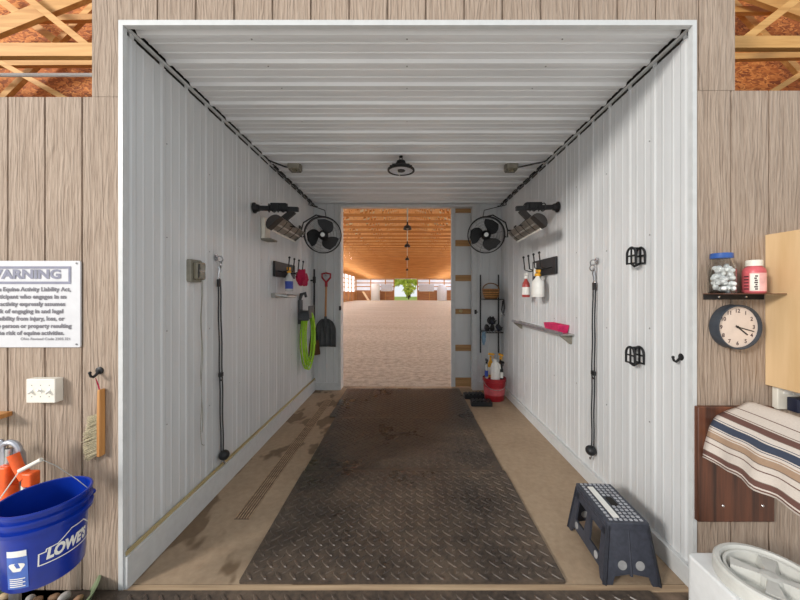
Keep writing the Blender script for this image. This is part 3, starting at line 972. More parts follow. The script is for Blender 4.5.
# weatherproof outlet box with clear bubble cover
p = on_left(196, 271, .03)
t = thing('outlet_box', 'smoky clear weatherproof outlet cover at the near end of the left wall', 'outlet', (WL, p.y, p.z - .07))
MB().rbox((WL + .017, p.y, p.z), (.034, .13, .16), .012, axis='X').build('box_base', 'greybox', t, bevel=.004)
MB().rbox((WL + .052, p.y + .005, p.z), (.036, .10, .13), .02, axis='X').build('bubble_cover', 'clearbox', t, bevel=.01)
mb = MB()
for dz in (-.03, .03):
    mb.rbox((WL + .074, p.y, p.z + dz), (.008, .05, .035), .01, axis='X')
mb.build('receptacle_face', 'greybox', t)
MB().tube([(WL + .07, p.y - .035, p.z - .05), (WL + .075, p.y - .035, p.z + .05)], .004, 6).build('hinge', 'blackp', t)

# thin cord hanging under the outlet box
pts = [(WL + .028, 2.425 + .006 * math.sin(i * .8), 1.69 - 1.2 * i / 24) for i in range(25)]
pts2 = [(WL + .028, 2.435 + .008 * math.sin(i * .6 + 1), 1.69 - 1.12 * i / 24) for i in range(25)]
tag(MB().tube(pts, .0022, 5).tube(pts2, .0022, 5).tube([pts[-1], (WL + .028, 2.45, .47), (WL + .022, 2.475, .46)], .0022, 5).build('string', 'greybox'),
    'thin pale string hanging below the outlet box on the left wall', 'string')

def cross_tie(label, wx, s, y, z0, z1, yb):
    x = wx + s * .03
    t = thing('cross_tie', label, 'rope', (wx, y, z0), 'black cross ties hanging on the stall walls')
    mb = MB().lathe([(.028, 0), (.028, .006), (.01, .01), (.008, .02)], (wx + s * .008, y, z1), (s, 0, 0), 14)
    mb.ring((x + s * .01, y, z1 - .012), .022, .005, (0, 1, .2), 20, 6)
    mb.build('eye_bolt', 'chrome', t)
    mb = MB()
    mb.ring((x + s * .01, y + .01, z1 - .055), .024, .0055, (1, .3, 0), 20, 6)
    mb.tube([(x, y, z1 - .07), (x + s * .004, y + .005, z1 - .10), (x, y, z1 - .13), (x, y, z1 - .165)], [.008, .013, .011, .007], 8)
    mb.ring((x, y, z1 - .178), .014, .004, (1, 0, 0), 14, 6)
    mb.build('snap_hook', 'chrome', t)
    zt, zm = z1 - .185, z0 + (z1 - z0) * .42
    n = 22
    def strand(o, z_a, z_b, sw):
        return [(x + .002 * math.sin(i), y + (yb - y) * (z1 - (z_a + (z_b - z_a) * i / n)) / (z1 - z0) + o * (1 + sw * math.sin(PI * i / n)), z_a + (z_b - z_a) * i / n) for i in range(n + 1)]
    zb = z0 + .11
    MB().tube(strand(-.015, zt, zb, .1), .0058, 8).build('bungee_strand', 'cord', t)
    MB().tube(strand(.016, zt, zb, .25), .0058, 8).build('bungee_strand', 'cord', t)
    ym = y + (yb - y) * .58
    mb = MB().ring((x, ym + .002, zm), .018, .006, (1, 0, .2), 16, 6).rbox((x, ym, zm + .03), (.022, .05, .03), .008)
    mb.build('keeper', 'black', t)
    MB().rbox((x, y, zt - .02), (.02, .04, .06), .008).build('ferrule', 'black', t)
    MB().ball((x + s * .015, yb, z0 + .075), (.040, .044, .040), 20, 12).build('stopper_ball', 'blackp', t)
    mb = MB().tube([(x + s * .012, yb, z0 + .04), (x + s * .012, yb, z0 + .015), (x + s * .012, yb + .014, z0 - .004), (x + s * .012, yb + .02, z0 + .012)], .005, 6)
    mb.build('end_hook', 'chrome', t)
    return t
cross_tie('black bungee cross tie hanging on the left wall, beside the outlet box', WL, 1, 2.65, .20, 1.885, 2.70)
cross_tie('black bungee cross tie hanging on the right wall behind the step stool', WR, -1, 2.69, .23, 1.86, 2.715)

# peg rack, cloths and spray bottle on the left wall
def spray_bottle(name, label, c, s, body, head, wall_group=None, w=.05, h=.22, yaw=0.0):
    """trigger sprayer; c is the centre of its base"""
    t = thing(name, label, 'bottle', c, wall_group)
    R = Matrix.Translation(Vector(c)) @ Matrix.Rotation(yaw, 4, 'Z')
    MB(R).lathe([(w * .92, 0), (w, .01), (w, h * .55), (w * .9, h * .66), (w * .45, h * .80), (w * .34, h * .86), (w * .34, h * .9)], (0, 0, 0), seg=20, sx=.72).build('bottle_body', body, t)
    mb = MB(R).lathe([(w * .4, h * .88), (w * .4, h * .98), (w * .3, h)], (0, 0, 0), seg=14)
    mb.bar((0, -.05, h * 1.08), (0, .035, h * 1.10), .024, .032).bar((0, -.05, h * 1.08), (0, -.065, h * 1.08), .014, .014)
    mb.build('spray_head', head, t, bevel=.003)
    MB(R).tube([(0, -.028, h * 1.05), (0, -.042, h * .97), (0, -.036, h * .88)], .006, 6).build('trigger', head, t)
    MB(R).lathe([(w * 1.01, h * .12), (w * 1.01, h * .48)], (0, 0, 0), seg=20, sx=.72).build('label_band', 'jugblue' if body == 'bottleclear' else 'white', t)
    return t

def peg_rack(label, wx, s, y0, y1, z0, z1, n):
    t = thing('peg_rack', label, 'rack', (wx, (y0 + y1) / 2, z0), 'black peg racks on the stall walls')
    MB().span((wx + s * .006, y0, z0), (wx + s * .03, y1, z1)).build('back_board', 'blackp', t, bevel=.004)
    for k in range(n):
        y = y0 + (y1 - y0) * (k + .5) / n
        MB().tube([(wx + s * .03, y, z0 + .07), (wx + s * .09, y, z0 + .055), (wx + s * .15, y, z0 + .075), (wx + s * .165, y, z1 + .04)], .007, 8).ball((wx + s * .165, y, z1 + .045), .014, 10, 6).build('peg', 'black', t)
    return t
# pegs and their goods
peg_rack('black peg rack on the left wall, hung with crimson cloths', WL, 1, 3.78, 4.46, 1.79, 1.97, 4)
def cloth(name, label, cat, mat, c, w, h, seed, yaw=0):
    mb = MB(); q = random.Random(seed); n, m = 14, 10
    ring = []
    for j in range(m + 1):
        f = j / m
        for i in range(n):
            a = 2 * PI * i / n
            r = (w * (.35 + .65 * math.sin(PI * (.12 + .80 * f)))) * (1 + .30 * math.sin(a * 4 + f * 3 + seed) + .12 * q.uniform(-1, 1))
            ring.append((c[0] + r * math.cos(a) * .7, c[1] + r * math.sin(a), c[2] + h * (1 - f) + .012 * math.sin(a * 3 + seed)))
    fs = [(j * n + i, j * n + (i + 1) % n, (j + 1) * n + (i + 1) % n, (j + 1) * n + i) for j in range(m) for i in range(n)]
    fs += [tuple(range(n - 1, -1, -1)), tuple(m * n + i for i in range(n))]
    return tag(mb.add(ring, fs).build(name, mat, angle=1.2), label, cat)
cloth('cloth', 'bunched crimson cloth hanging from the far pegs of the left rack', 'cloth', 'crimson', (WL + .17, 4.28, 1.70), .085, .20, 2)
cloth('cloth', 'small crimson cloth bundle at the far end of the left rack', 'cloth', 'crimson', (WL + .165, 4.44, 1.70), .055, .16, 5)
spray_bottle('spray_bottle', 'white spray bottle with a blue label and yellow trigger hung on the left rack', (WL + .13, 3.95, 1.62), 1, 'bottleclear', 'yellow', h=.25, w=.062)
tag(MB().tube([(WL + .06, 3.74, 1.575), (WL + .16, 3.78, 1.56), (WL + .17, 4.05, 1.56), (WL + .06, 4.09, 1.575)], .018, 8).build('towel_rail', 'steel'),
    'short steel rail on the left wall under the spray bottle', 'rail')
tag(MB().span((WL + .002, 3.74, 1.55), (WL + .045, 4.09, 1.60)).build('rail_bracket', 'steel'), 'pale steel bracket on the left wall holding the short rail', 'bracket')

# hose hanger with coiled lime hose
yh = 4.72
hh = thing('hose_hanger', 'grey metal hose hanger on the left wall holding the lime hose', 'hanger', (WL, yh, 1.30))
MB().span((WL + .002, yh - .07, 1.16), (WL + .03, yh + .07, 1.50)).build('back_plate', 'shovel', hh, bevel=.006)
pts = arc((WL, yh - .0, 1.22), .13, .1, PI - .1, 10, (0, 1, 0), (0, 0, 1))
MB().prism([(a.y - yh, a.z - 1.22) for a in pts] + [(a.y * .9 + yh * .1 - yh, a.z - 1.22 - .02) for a in pts[::-1]], (WL + .03, yh, 1.22), (0, 1, 0), (0, 0, 1), (.14, 0, 0)).build('saddle', 'shovel', hh)
MB().span((WL + .165, yh - .13, 1.24), (WL + .18, yh + .13, 1.42)).build('front_lip', 'shovel', hh, bevel=.01)
MB().tube([(WL + .02, yh - .03, 1.50), (WL + .04, yh - .03, 1.58), (WL + .09, yh - .02, 1.60), (WL + .10, yh - .01, 1.54)], [.02, .026, .026, .02], 10).build('water_valve', 'shovel', hh)
hose = MB(); pts = []
turns = 6
ld, pd = Vector((.60, .80, 0)), Vector((.80, -.60, 0))
for i in range(turns * 28 + 1):
    a = 2 * PI * i / 28
    k = i / 28
    drop = .385 + .035 * math.sin(k * 2.1)
    wdt = .088 + .014 * math.sin(k * 1.7 + 1)
    q_ = Vector((WL + .125, yh + .02, 1.335 - drop)) + ld * (wdt * math.sin(a) * (1 + .12 * math.cos(a + .6))) + pd * (.018 * (k - 3)) + Vector((0, 0, drop * math.cos(a)))
    pts.append(q_)
pts += [Vector((WL + .19, yh + .08, 1.1)), Vector((WL + .20, yh + .10, .85))]
hose.tube(pts, .0115, 8)
tag(hose.build('garden_hose', 'lime'), 'lime green garden hose coiled on the left wall hanger', 'hose')

# broom in the left corner
yb = 5.27
br = thing('broom', 'black-handled broom with brown bristles hanging in the left back corner', 'broom', (WL + .06, yb, .60))
MB().tube([(WL + .06, yb, .96), (WL + .06, yb, 1.98)], .014, 10).build('handle', 'black', br)
MB().tube([(WL + .06, yb, 1.76), (WL + .06, yb, 1.86)], .024, 10).tube([(WL + .0, yb, 1.80), (WL + .08, yb, 1.80)], .012, 8).build('wall_clip', 'blackp', br)
MB().prism([(-.03, .98), (.03, .98), (.075, .84), (-.075, .84)], (WL + .035, yb, 0), (.35, .94, 0), (0, 0, 1), (.05, 0, 0)).build('broom_head', 'blackp', br)
MB().prism([(-.07, .84), (.07, .84), (.115, .60), (-.115, .615)], (WL + .03, yb, 0), (.35, .94, 0), (0, 0, 1), (.06, 0, 0)).build('bristles', 'brown', br)

# scoop shovel on the back wall
ys = YB - .075
sc0 = P(325.5, 347, ys)
sh = thing('scoop_shovel', 'grey scoop shovel with red grip hanging on the back wall left of the doorway', 'shovel', (sc0.x, ys, sc0.z))
cx_ = sc0.x
mb = MB(); vs = []; fs = []; n, m = 12, 12
outline = lambda f: .17 - .0 if f < .55 else .17 * math.sqrt(max(0.02, 1 - ((f - .55) / .48) ** 2))
for j in range(m + 1):
    f = j / m
    w = outline(f)
    for i in range(n + 1):
        e = -1 + 2 * i / n
        dep = .045 * (abs(e) ** 2.5) + .03 * (f > .9) * (f - .9) / .1 + (.012 if i in (3, 6, 9) else 0)
        vs.append((cx_ + e * w, ys + .055 - dep, sc0.z + .46 * f))
for j in range(m):
    for i in range(n):
        a = j * (n + 1) + i
        fs.append((a, a + 1, a + n + 2, a + n + 1))
b = mb.add(vs, fs).build('scoop', 'shovel', sh)
so = b.modifiers.new('solid', 'SOLIDIFY'); so.thickness = .006
MB().tube([(cx_, ys + .02, sc0.z + .22), (cx_, ys + .0, sc0.z + .34), (cx_, ys, sc0.z + .50)], [.016, .026, .02], 10).build('socket', 'shovel', sh)
MB().tube([(cx_, ys, sc0.z + .44), (cx_ + .012, ys - .005, sc0.z + 1.04)], .0155, 10).build('handle', 'handlewood', sh)
zt = sc0.z + 1.04
mb = MB().tube([(cx_ + .012, ys, zt - .06), (cx_ + .012, ys, zt + .02)], .022, 10)
mb.tube([(cx_ + .012, ys, zt + .01), (cx_ - .055, ys, zt + .09), (cx_ - .058, ys, zt + .15), (cx_ + .012, ys, zt + .165), (cx_ + .082, ys, zt + .15), (cx_ + .079, ys, zt + .09), (cx_ + .012, ys, zt + .01)], .015, 8)
mb.build('grip', 'red', sh)
tag(MB().tube([(cx_ + .012, YB - .002, zt + .12), (cx_ + .012, ys - .03, zt + .12), (cx_ + .012, ys - .04, zt + .15)], .007, 6).build('wall_nail', 'steel'), 'steel nail on the back wall holding up the shovel', 'hook')

# ================================================================== RIGHT WALL OF THE STALL
peg_rack('black peg rack on the right wall, above the pink tray shelf', WR, -1, 3.40, 4.02, 1.80, 1.98, 4)
spray_bottle('spray_bottle', 'white spray bottle with blue mark and yellow head on the right rack', (WR - .13, 3.60, 1.555), -1, 'white', 'yellow', h=.26, w=.085)
spray_bottle('spray_bottle', 'clear spray bottle with red liquid at the far end of the right rack', (WR - .14, 3.93, 1.55), -1, 'redliquid', 'white', h=.25, w=.06)
t = thing('hand_brush', 'white-handled brush hanging between the two bottles on the right rack', 'brush', (WR - .10, 3.76, 1.72))
MB().rbox((WR - .10, 3.76, 1.86), (.022, .035, .16), .008).build('handle', 'white', t, bevel=.004)
MB().rbox((WR - .10, 3.76, 1.75), (.04, .06, .08), .01).build('brush_head', 'navy', t, bevel=.004)

sf = thing('wall_shelf', 'long narrow steel-edged shelf on the right wall with a pink tray', 'shelf', (WR, 3.75, 1.2))
MB().span((WR - .004, 3.06, 1.205), (WR - .115, 4.52, 1.217)).build('shelf_board', 'steel', sf, bevel=.002)
MB().span((WR - .115, 3.06, 1.205), (WR - .122, 4.52, 1.235)).build('front_edge', 'galv', sf)
for y in (3.12, 4.46):
    MB().prism([(0, 0), (.11, 0), (.11, -.012), (.02, -.085), (0, -.085)], (WR - .002, y - .012, 1.204), (-1, 0, 0), (0, 0, 1), (0, .024, 0)).build('bracket', 'greybox', sf)
tr = MB(); q = [(-.05, .13), (.05, .13)]
o0, o1, h = (.045, .15), (.054, .17), .075
def frus(mb, c, a, b, h):
    mb.add([(c[0] + sx * a[0], c[1] + sy * a[1], c[2]) for sx, sy in ((-1, -1), (1, -1), (1, 1), (-1, 1))] + [(c[0] + sx * b[0], c[1] + sy * b[1], c[2] + h) for sx, sy in ((-1, -1), (1, -1), (1, 1), (-1, 1))]
           + [(c[0] + sx * (b[0] - .006), c[1] + sy * (b[1] - .006), c[2] + h) for sx, sy in ((-1, -1), (1, -1), (1, 1), (-1, 1))] + [(c[0] + sx * (a[0] - .006), c[1] + sy * (a[1] - .006), c[2] + .006) for sx, sy in ((-1, -1), (1, -1), (1, 1), (-1, 1))],
           [(3, 2, 1, 0)] + [(i, (i + 1) % 4, 4 + (i + 1) % 4, 4 + i) for i in range(4)] + [(4 + i, 4 + (i + 1) % 4, 8 + (i + 1) % 4, 8 + i) for i in range(4)] + [(8 + i, 8 + (i + 1) % 4, 12 + (i + 1) % 4, 12 + i) for i in range(4)] + [(12, 13, 14, 15)])
frus(tr, (WR - .06, 3.32, 1.2175), o0, o1, h)
tag(tr.build('plastic_tray', 'pink', bevel=.002), 'hot pink plastic tray on the long right wall shelf', 'tray')

# black scroll bracket hooks
def bridle_hook(label, u, v):
    p = on_right(u, v)
    t = thing('bridle_bracket', label, 'bracket', (WR, p.y, p.z - .07), 'black bridle brackets on the right wall')
    def gate(x, ye, mb):
        ww, hh, r = .085, .10, .0075
        y0 = p.y - ww / 2 + ye
        pts = [(x, y0, p.z - hh / 2)] + [(x, y0 + ww / 2 - ww / 2 * math.cos(a), p.z + .01 + (hh / 2) * math.sin(a) * .9) for a in [PI * i / 10 for i in range(11)]] + [(x, y0 + ww, p.z - hh / 2)]
        mb.tube(pts, r, 6, True)
        mb.tube([(x, y0, p.z), (x, y0 + ww, p.z)], r * .8, 6)
        mb.tube([(x, y0 + ww / 2, p.z - hh / 2), (x, y0 + ww / 2, p.z + hh / 2)], r * .8, 6)
    mb = MB(); gate(WR - .012, 0, mb); mb.build('wall_frame', 'black', t)
    mb = MB(); gate(WR - .075, -.006, mb)
    mb.tube([(WR - .012, p.y, p.z - .05), (WR - .05, p.y, p.z - .068), (WR - .075, p.y - .006, p.z - .05)], .009, 6)
    mb.tube([(WR - .012, p.y, p.z + .05), (WR - .075, p.y - .006, p.z + .05)], .008, 6)
    mb.build('front_frame', 'black', t)
bridle_hook('black arched bridle bracket on the right wall, the upper one', 642, 256)
bridle_hook('black arched bridle bracket on the right wall, the lower one', 641, 355)
def coat_hook(name, label, base, out, side):
    """base on the wall, out = unit vector away from the wall"""
    b, o = Vector(base), Vector(out)
    t = thing(name, label, 'hook', base)
    MB().lathe([(.020, 0), (.020, .006), (.012, .010), (0, .010)], b, out, 16).build('plate', 'black', t)
    up = Vector((0, 0, 1)); sd_ = Vector(side)
    MB().tube([b + o * .006, b + o * .022 - up * .018, b + o * .036 - up * .026 + sd_ * .003, b + o * .050 - up * .020 + sd_ * .005, b + o * .055 - up * .004 + sd_ * .005], [.008, .007, .007, .006, .006], 8).ball(b + o * .055 + sd_ * .005, .008, 10, 6).build('prong', 'black', t)
pp = on_right(682, 357)
coat_hook('wall_hook', 'small black hook near the front edge of the right wall', (WR - .0, pp.y, pp.z), (-1, 0, 0), (0, -1, 0))

# ------------------------------------------------------------------ right back corner
yc = 5.22
rk = thing('corner_rack', 'tall black wire corner rack in the right back corner', 'rack', (1.34, yc, .40))
for x, z0 in ((1.205, .62), (1.50, .62)):
    MB().tube([(x, YB - .04, z0), (x, YB - .04, 1.90)], .011, 8).build('post', 'black', rk)
for z in (.98, 1.50):
    mb = MB()
    mb.tube([(1.20, YB - .04, z), (1.20, yc - .08, z), (1.50, yc - .08, z), (1.50, YB - .04, z)], .007, 6, True)
    for k in range(6):
        x = 1.23 + .046 * k
        mb.tube([(x, YB - .04, z), (x, yc - .08, z)], .004, 5)
    mb.build('wire_shelf', 'black', rk)
t = thing('wicker_basket', 'round brown wicker basket on the top shelf of the corner rack', 'basket', (1.335, yc + .03, 1.51))
MB().lathe([(.095, 0), (.125, .07), (.135, .15), (.138, .155), (.128, .155), (.115, .07), (.085, .012), (0, .012)], (1.335, yc + .03, 1.509), seg=26).build('basket_body', 'basket', t)
mb = MB()
for z in (.03, .065, .10, .15):
    mb.ring((1.335, yc + .03, 1.51 + z), .105 + .22 * z if z < .07 else .124 + .08 * (z - .07), .008, (0, 0, 1), 26, 6)
mb.build('woven_band', 'handlewood', t)
MB().tube([(1.335 + .13 * math.cos(a), yc + .03, 1.655 + .10 * math.sin(a)) for a in [PI * i / 12 for i in range(13)]], .009, 6).build('handle', 'basket', t)
def grooming_brush(label, c, yaw, mat='blackp', tip='navy'):
    R = Matrix.Translation(Vector(c)) @ Matrix.Rotation(yaw, 4, 'Z') @ Matrix.Rotation(.9, 4, 'X')
    t = thing('grooming_brush', label, 'brush', c)
    MB(R).lathe([(.06, 0), (.062, .012), (.05, .03), (0, .034)], (0, 0, .035), seg=18, sx=.6).build('brush_back', mat, t)
    MB(R).lathe([(.052, 0), (.056, .03), (0, .031)], (0, 0, .004), seg=18, sx=.6).build('bristles', tip, t)
    MB(R).tube([(-.03, -.03, .06), (0, -.03, .09), (.03, -.03, .06)], .008, 6).build('hand_strap', 'blackp', t)
for k, (dx, dy, dz, yw, lab) in enumerate(((-.08, 0, .04, .3, 'black grooming brush at the left of the middle rack shelf'), (.02, -.02, .04, -.5, 'black grooming brush in the middle of the rack shelf'),
                                          (.10, .02, .04, .9, 'black grooming brush at the right of the middle rack shelf'), (.0, .03, .14, 1.6, 'black grooming brush on top of the heap on the middle rack shelf'))):
    grooming_brush(lab, (1.33 + dx, yc + dy, .99 + dz), yw)
cloth('cloth', 'dark cloth bundle heaped on the middle rack shelf', 'cloth', 'blackp', (1.34, yc + .06, 1.10), .07, .12, 9)
cloth('cloth', 'dangling pale blue cloth at the left of the corner rack', 'cloth', 'paleblue', (1.19, yc - .10, .80), .04, .20, 3)
t = thing('leather_strap', 'dark strap with buckle hanging at the right of the corner rack', 'strap', (1.49, yc - .02, 1.22))
MB().tube([(1.50, yc - .1, 1.50), (1.51, yc - .1, 1.36), (1.49, yc - .1, 1.24), (1.47, yc - .1, 1.34), (1.485, yc - .1, 1.48)], .012, 6).build('strap_loop', 'black', t)
MB().ring((1.49, yc - .112, 1.26), .022, .005, (0, 1, 0), 14, 6).build('buckle', 'chrome', t)
# red bucket with bottles standing on its lid
bx, by = 1.315, 4.97
rb = thing('bucket', 'red plastic bucket in the right back corner under the white jug', 'bucket', (bx, by, 0))
MB().lathe([(.135, 0), (.14, .01), (.165, .28), (.172, .285), (.172, .33), (.165, .335), (.155, .33), (.13, .03), (0, .03)], (bx, by, 0), seg=32).build('bucket_body', 'red', rb)
MB().lathe([(0, .30), (.158, .30), (.158, .315), (0, .315)], (bx, by, 0), seg=32).build('inner_lid', 'crimson', rb)
MB().tube([(bx + .172 * math.cos(a), by - .172 * abs(math.sin(a)) * .95 - .01, .30 - .12 * math.sin(a)) for a in [PI * i / 12 for i in range(13)]], .004, 6).build('wire_handle', 'steel', rb)
MB().lathe([(.1525, .09), (.1605, .20)], (bx, by, 0), seg=40).build('label_band', 'bottlered', rb)
def jug(label, c, w, h, mat):
    t = thing('plastic_jug', label, 'jug', c)
    MB().lathe([(w * .95, 0), (w, .012), (w, h * .62), (w * .8, h * .78), (w * .35, h * .9), (w * .32, h * .94)], c, seg=22, sx=.9).build('jug_body', mat, t)
    MB().lathe([(w * .38, h * .93), (w * .38, h), (0, h)], c, seg=16).build('cap', 'white', t)
    MB().tube([(c[0] + w * .25, c[1] - w * .4, c[2] + h * .86), (c[0] + w * .65, c[1] - w * .75, c[2] + h * .76), (c[0] + w * .75, c[1] - w * .7, c[2] + h * .55)], .011, 8).build('handle', mat, t)
jug('white plastic jug standing on the red bucket', (bx - .0, by - .06, .3155), .075, .30, 'white')
spray_bottle('spray_bottle', 'pale spray bottle beside the jug on the red bucket', (bx - .115, by + .01, .3155), 1, 'bottleclear', 'blackp', h=.25, w=.036)
spray_bottle('spray_bottle', 'yellow-headed spray bottle behind the jug on the red bucket', (bx - .035, by + .085, .3155), 1, 'yellow', 'yellow', h=.32, w=.042, yaw=1.3)
spray_bottle('spray_bottle', 'brown spray bottle with a cream head at the right of the jug', (bx + .10, by + .03, .3155), 1, 'brown', 'yellow', h=.32, w=.040, yaw=.4)
spray_bottle('spray_bottle', 'dark spray bottle on the right edge of the red bucket', (bx + .085, by - .075, .3155), 1, 'black', 'black', h=.24, w=.032, yaw=.4)
# black hoof pads stacked on the floor
for k, (x, y, z, a, lab) in enumerate(((1.02, 5.05, 0.0, .05, 'farther black rubber hoof boot pad on the floor by the red bucket'), (1.06, 4.72, 0, -.05, 'nearer black rubber pad on the floor in front of the red bucket'))):
    t = thing('rubber_pad', lab, 'pad', (x, y, z))
    R = Matrix.Translation((x, y, z)) @ Matrix.Rotation(a, 4, 'Z')
    MB(R).rbox((0, 0, .03), (.30, .16, .06), .02).build('pad_base', 'blackp', t, bevel=.005)
    mb = MB(R)
    for i in range(5):
        mb.rbox((-.11 + .055 * i, 0, .066), (.03, .13, .014), .006)
    mb.build('ridges', 'black', t)

# ================================================================== STEP STOOL
st = thing('step_stool', 'slate folding step stool with dotted top standing by the right wall', 'stool', (1.24, 2.02, 0))
HS = .318
R = Matrix.Translation((1.243, 2.03, 0)) @ Matrix.Rotation(-.05, 4, 'Z')
tw, tl, bw, bl = .105, .185, .145, .225      # half sizes of the top and of the foot print
MB(R).rbox((0, 0, HS - .012), (2 * tw + .02, 2 * tl + .02, .024), .012).build('top_plate', 'stool', st, bevel=.004)
dots = MB(R)
for i in range(7):
    for j in range(13):
        x, y = -tw + .022 + i * .028, -tl + .02 + j * .0285
        if i in (1, 2) and 1 <= j <= 11: continue
        if i in (3, 4) and 5 <= j <= 7: continue
        dots.rbox((x, y, HS + .0008), (.017, .018, .003), .004, 2)
dots.build('grip_dots', 'grip', st)
MB(R).rbox((-tw + .064, 0, HS + .001), (.036, .30, .003), .004).build('label_strip', 'white', st)
MB(R).rbox((-tw + .12, 0, HS + .0006), (.04, .085, .0035), .016).build('handle_slot', 'dark', st)  # dark pad painted as the shade inside the slot
def leg_panel(pts_bottom, pts_top, holes, name, par, notch):
    """pts: two bottom and two top corner points of a sloped panel with a foot at each side"""
    (b0, b1), (t0_, t1_) = [tuple(Vector(p) for p in q) for q in (pts_bottom, pts_top)]
    n = (b1 - b0).cross(t0_ - b0).normalized() * .006
    at = lambda s, f: (b0 + (b1 - b0) * s) * (1 - f) + (t0_ + (t1_ - t0_) * s) * f
    mb = MB(R)
    prof = [(0, 0), (.13, 0), (.17, notch), (.5, notch + .05), (.83, notch), (.87, 0), (1, 0), (1, 1), (0, 1)]
    pts = [at(s, f) for s, f in prof]
    m = len(pts)
    mb.add([p - n for p in pts] + [p + n for p in pts], [(i, (i + 1) % m, m + (i + 1) % m, m + i) for i in range(m)] + [tuple(range(m - 1, -1, -1)), tuple(range(m, 2 * m))])
    for e0, e1 in (((0, 0), (0, 1)), ((1, 0), (1, 1)), ((0, .985), (1, .985))):
        mb.bar(at(*e0), at(*e1), .020, .020)
    o = mb.build(name, 'stool', par, smooth=False)
    for s, f, r in holes:
        c = at(s, f)
        MB(R).lathe([(r, -.0075), (r, .0075)], c, n, 20).build('round_cutout', 'hole', o)
    return o
top = [(-tw, -tl), (tw, -tl), (tw, tl), (-tw, tl)]
bot = [(-bw, -bl), (bw, -bl), (bw, bl), (-bw, bl)]
q3 = lambda p, z: (p[0], p[1], z)
# end panels (short sides)
for i, j in ((0, 1), (2, 3)):
    pa = leg_panel((q3(bot[i], .0), q3(bot[j], .0)), (q3(top[i], HS - .02), q3(top[j], HS - .02)), ((.32, .34, .024), (.68, .34, .024)), 'end_panel', st, .15)
    b0 = (Vector(q3(bot[i], 0)) + Vector(q3(bot[j], 0))) / 2; t0_ = (Vector(q3(top[i], HS - .03)) + Vector(q3(top[j], HS - .03))) / 2
    MB(R).tube([b0 * .84 + t0_ * .16, t0_], .009, 8).build('hinge_rib', 'stool', pa)
# long sides: open frames with big windows
for i, j in ((1, 2), (3, 0)):
    b0, b1 = Vector(q3(bot[i], 0)), Vector(q3(bot[j], 0)); t0_, t1_ = Vector(q3(top[i], HS - .02)), Vector(q3(top[j], HS - .02))
    at = lambda s, f: (b0 + (b1 - b0) * s) * (1 - f) + (t0_ + (t1_ - t0_) * s) * f
    n = (b1 - b0).cross(t0_ - b0).normalized() * .006
    mb = MB(R)
    def strip(pl):
        m = len(pl); pts = [at(s, f) for s, f in pl]
        mb.add([p - n for p in pts] + [p + n for p in pts], [(k, (k + 1) % m, m + (k + 1) % m, m + k) for k in range(m)] + [tuple(range(m - 1, -1, -1)), tuple(range(m, 2 * m))])
    strip([(0, 0), (.09, 0), (.16, .25), (.14, .9), (0, .9)])
    strip([(1, 0), (.91, 0), (.84, .25), (.86, .9), (1, .9)])
    strip([(0, .78), (1, .78), (1, 1), (0, 1)])
    strip([(.12, .16), (.88, .16), (.86, .36), (.14, .36)])
    strip([(.42, .36), (.58, .36), (.56, .80), (.44, .80)])
    for e0, e1 in (((0, 0), (0, 1)), ((1, 0), (1, 1))):
        mb.bar(at(*e0), at(*e1), .02, .02)
    so_ = mb.build('side_frame', 'stool', st, smooth=False)
    for s in (.22, .78):
        MB(R).lathe([(.020, -.0075), (.020, .0075)], at(s, .27), n, 18).build('round_cutout', 'hole', so_)
    MB(R).tube([at(.02, .98), at(.98, .98)], .011, 8).build('top_hinge', 'stool', so_)

# ================================================================== LEFT FACADE
FX = lambda u: (u - CX) * YF / F
FZ = lambda v: EYE + (CY - v) * YF / F
# warning sign
x0, x1, z0, z1 = FX(-30), FX(82), FZ(347), FZ(261)
sg = thing('warning_sign', 'white equine liability warning sign screwed to the left siding', 'sign', ((x0 + x1) / 2, YF, z0))
ysg = YF - .012
MB().rbox(((x0 + x1) / 2, YF - .006, (z0 + z1) / 2), (x1 - x0, .008, z1 - z0), .008, axis='Y').build('sign_board', 'signw', sg)
xc = FX(26); yt = ysg - .0004
tx = lambda mb, s, v, size, w=None, bold=0.0, align='CENTER', x=None: text_on(mb, s, size, (xc if x is None else x, yt, FZ(v)), (1, 0, 0), (0, 0, 1), bold, align, w)
mb = MB(); tx(mb, 'WARNING', 278.4, .066, FX(63.5) - FX(-12), .0028)
mb.build('heading_text', 'print', sg, smooth=False)
mb = MB(); a0, a1, b0, b1 = FX(-21), FX(73), FZ(284), FZ(266.5); w = .0125
for s0, s1 in (((a0, b1 - w), (a1, b1)), ((a0, b0), (a1, b0 + w)), ((a0, b0 + w), (a0 + w, b1 - w)), ((a1 - w, b0 + w), (a1, b1 - w))):
    mb.add([(s0[0], yt, s0[1]), (s1[0], yt, s0[1]), (s1[0], yt, s1[1]), (s0[0], yt, s1[1])], [(0, 1, 2, 3)])
mb.build('heading_border', 'print', sg, smooth=False)
mb = MB()
for s, v, ue in (('Under the Equine Activity Liability Act,', 291.2, 73), ('any participant who engages in an', 298.5, 68.5), ('equine activity expressly assumes', 305.8, 67.5), ('the risk of engaging in and legal', 313, 65.5),
                 ('responsibility from injury, loss, or', 320.3, 66.5), ('damage to person or property resulting', 327.6, 73.5), ('from the risk of equine activities.', 334.6, 66.5)):
    tx(mb, s, v, .031, 2 * (FX(ue) - xc), .0011)
tx(mb, 'Ohio Revised Code 2305.321', 339.8, .0195, FX(73) - FX(24), .0003, 'RIGHT', FX(73))
mb.build('sign_text', 'print2', sg, smooth=False)
for u, v in ((78.5, 263.5), (78.5, 344), (-26, 263.5), (-26, 344)):
    MB().lathe([(.005, 0), (.004, .003), (0, .003)], (FX(u), ysg, FZ(v)), (0, -1, 0), 10).build('screw', 'screw', sg)

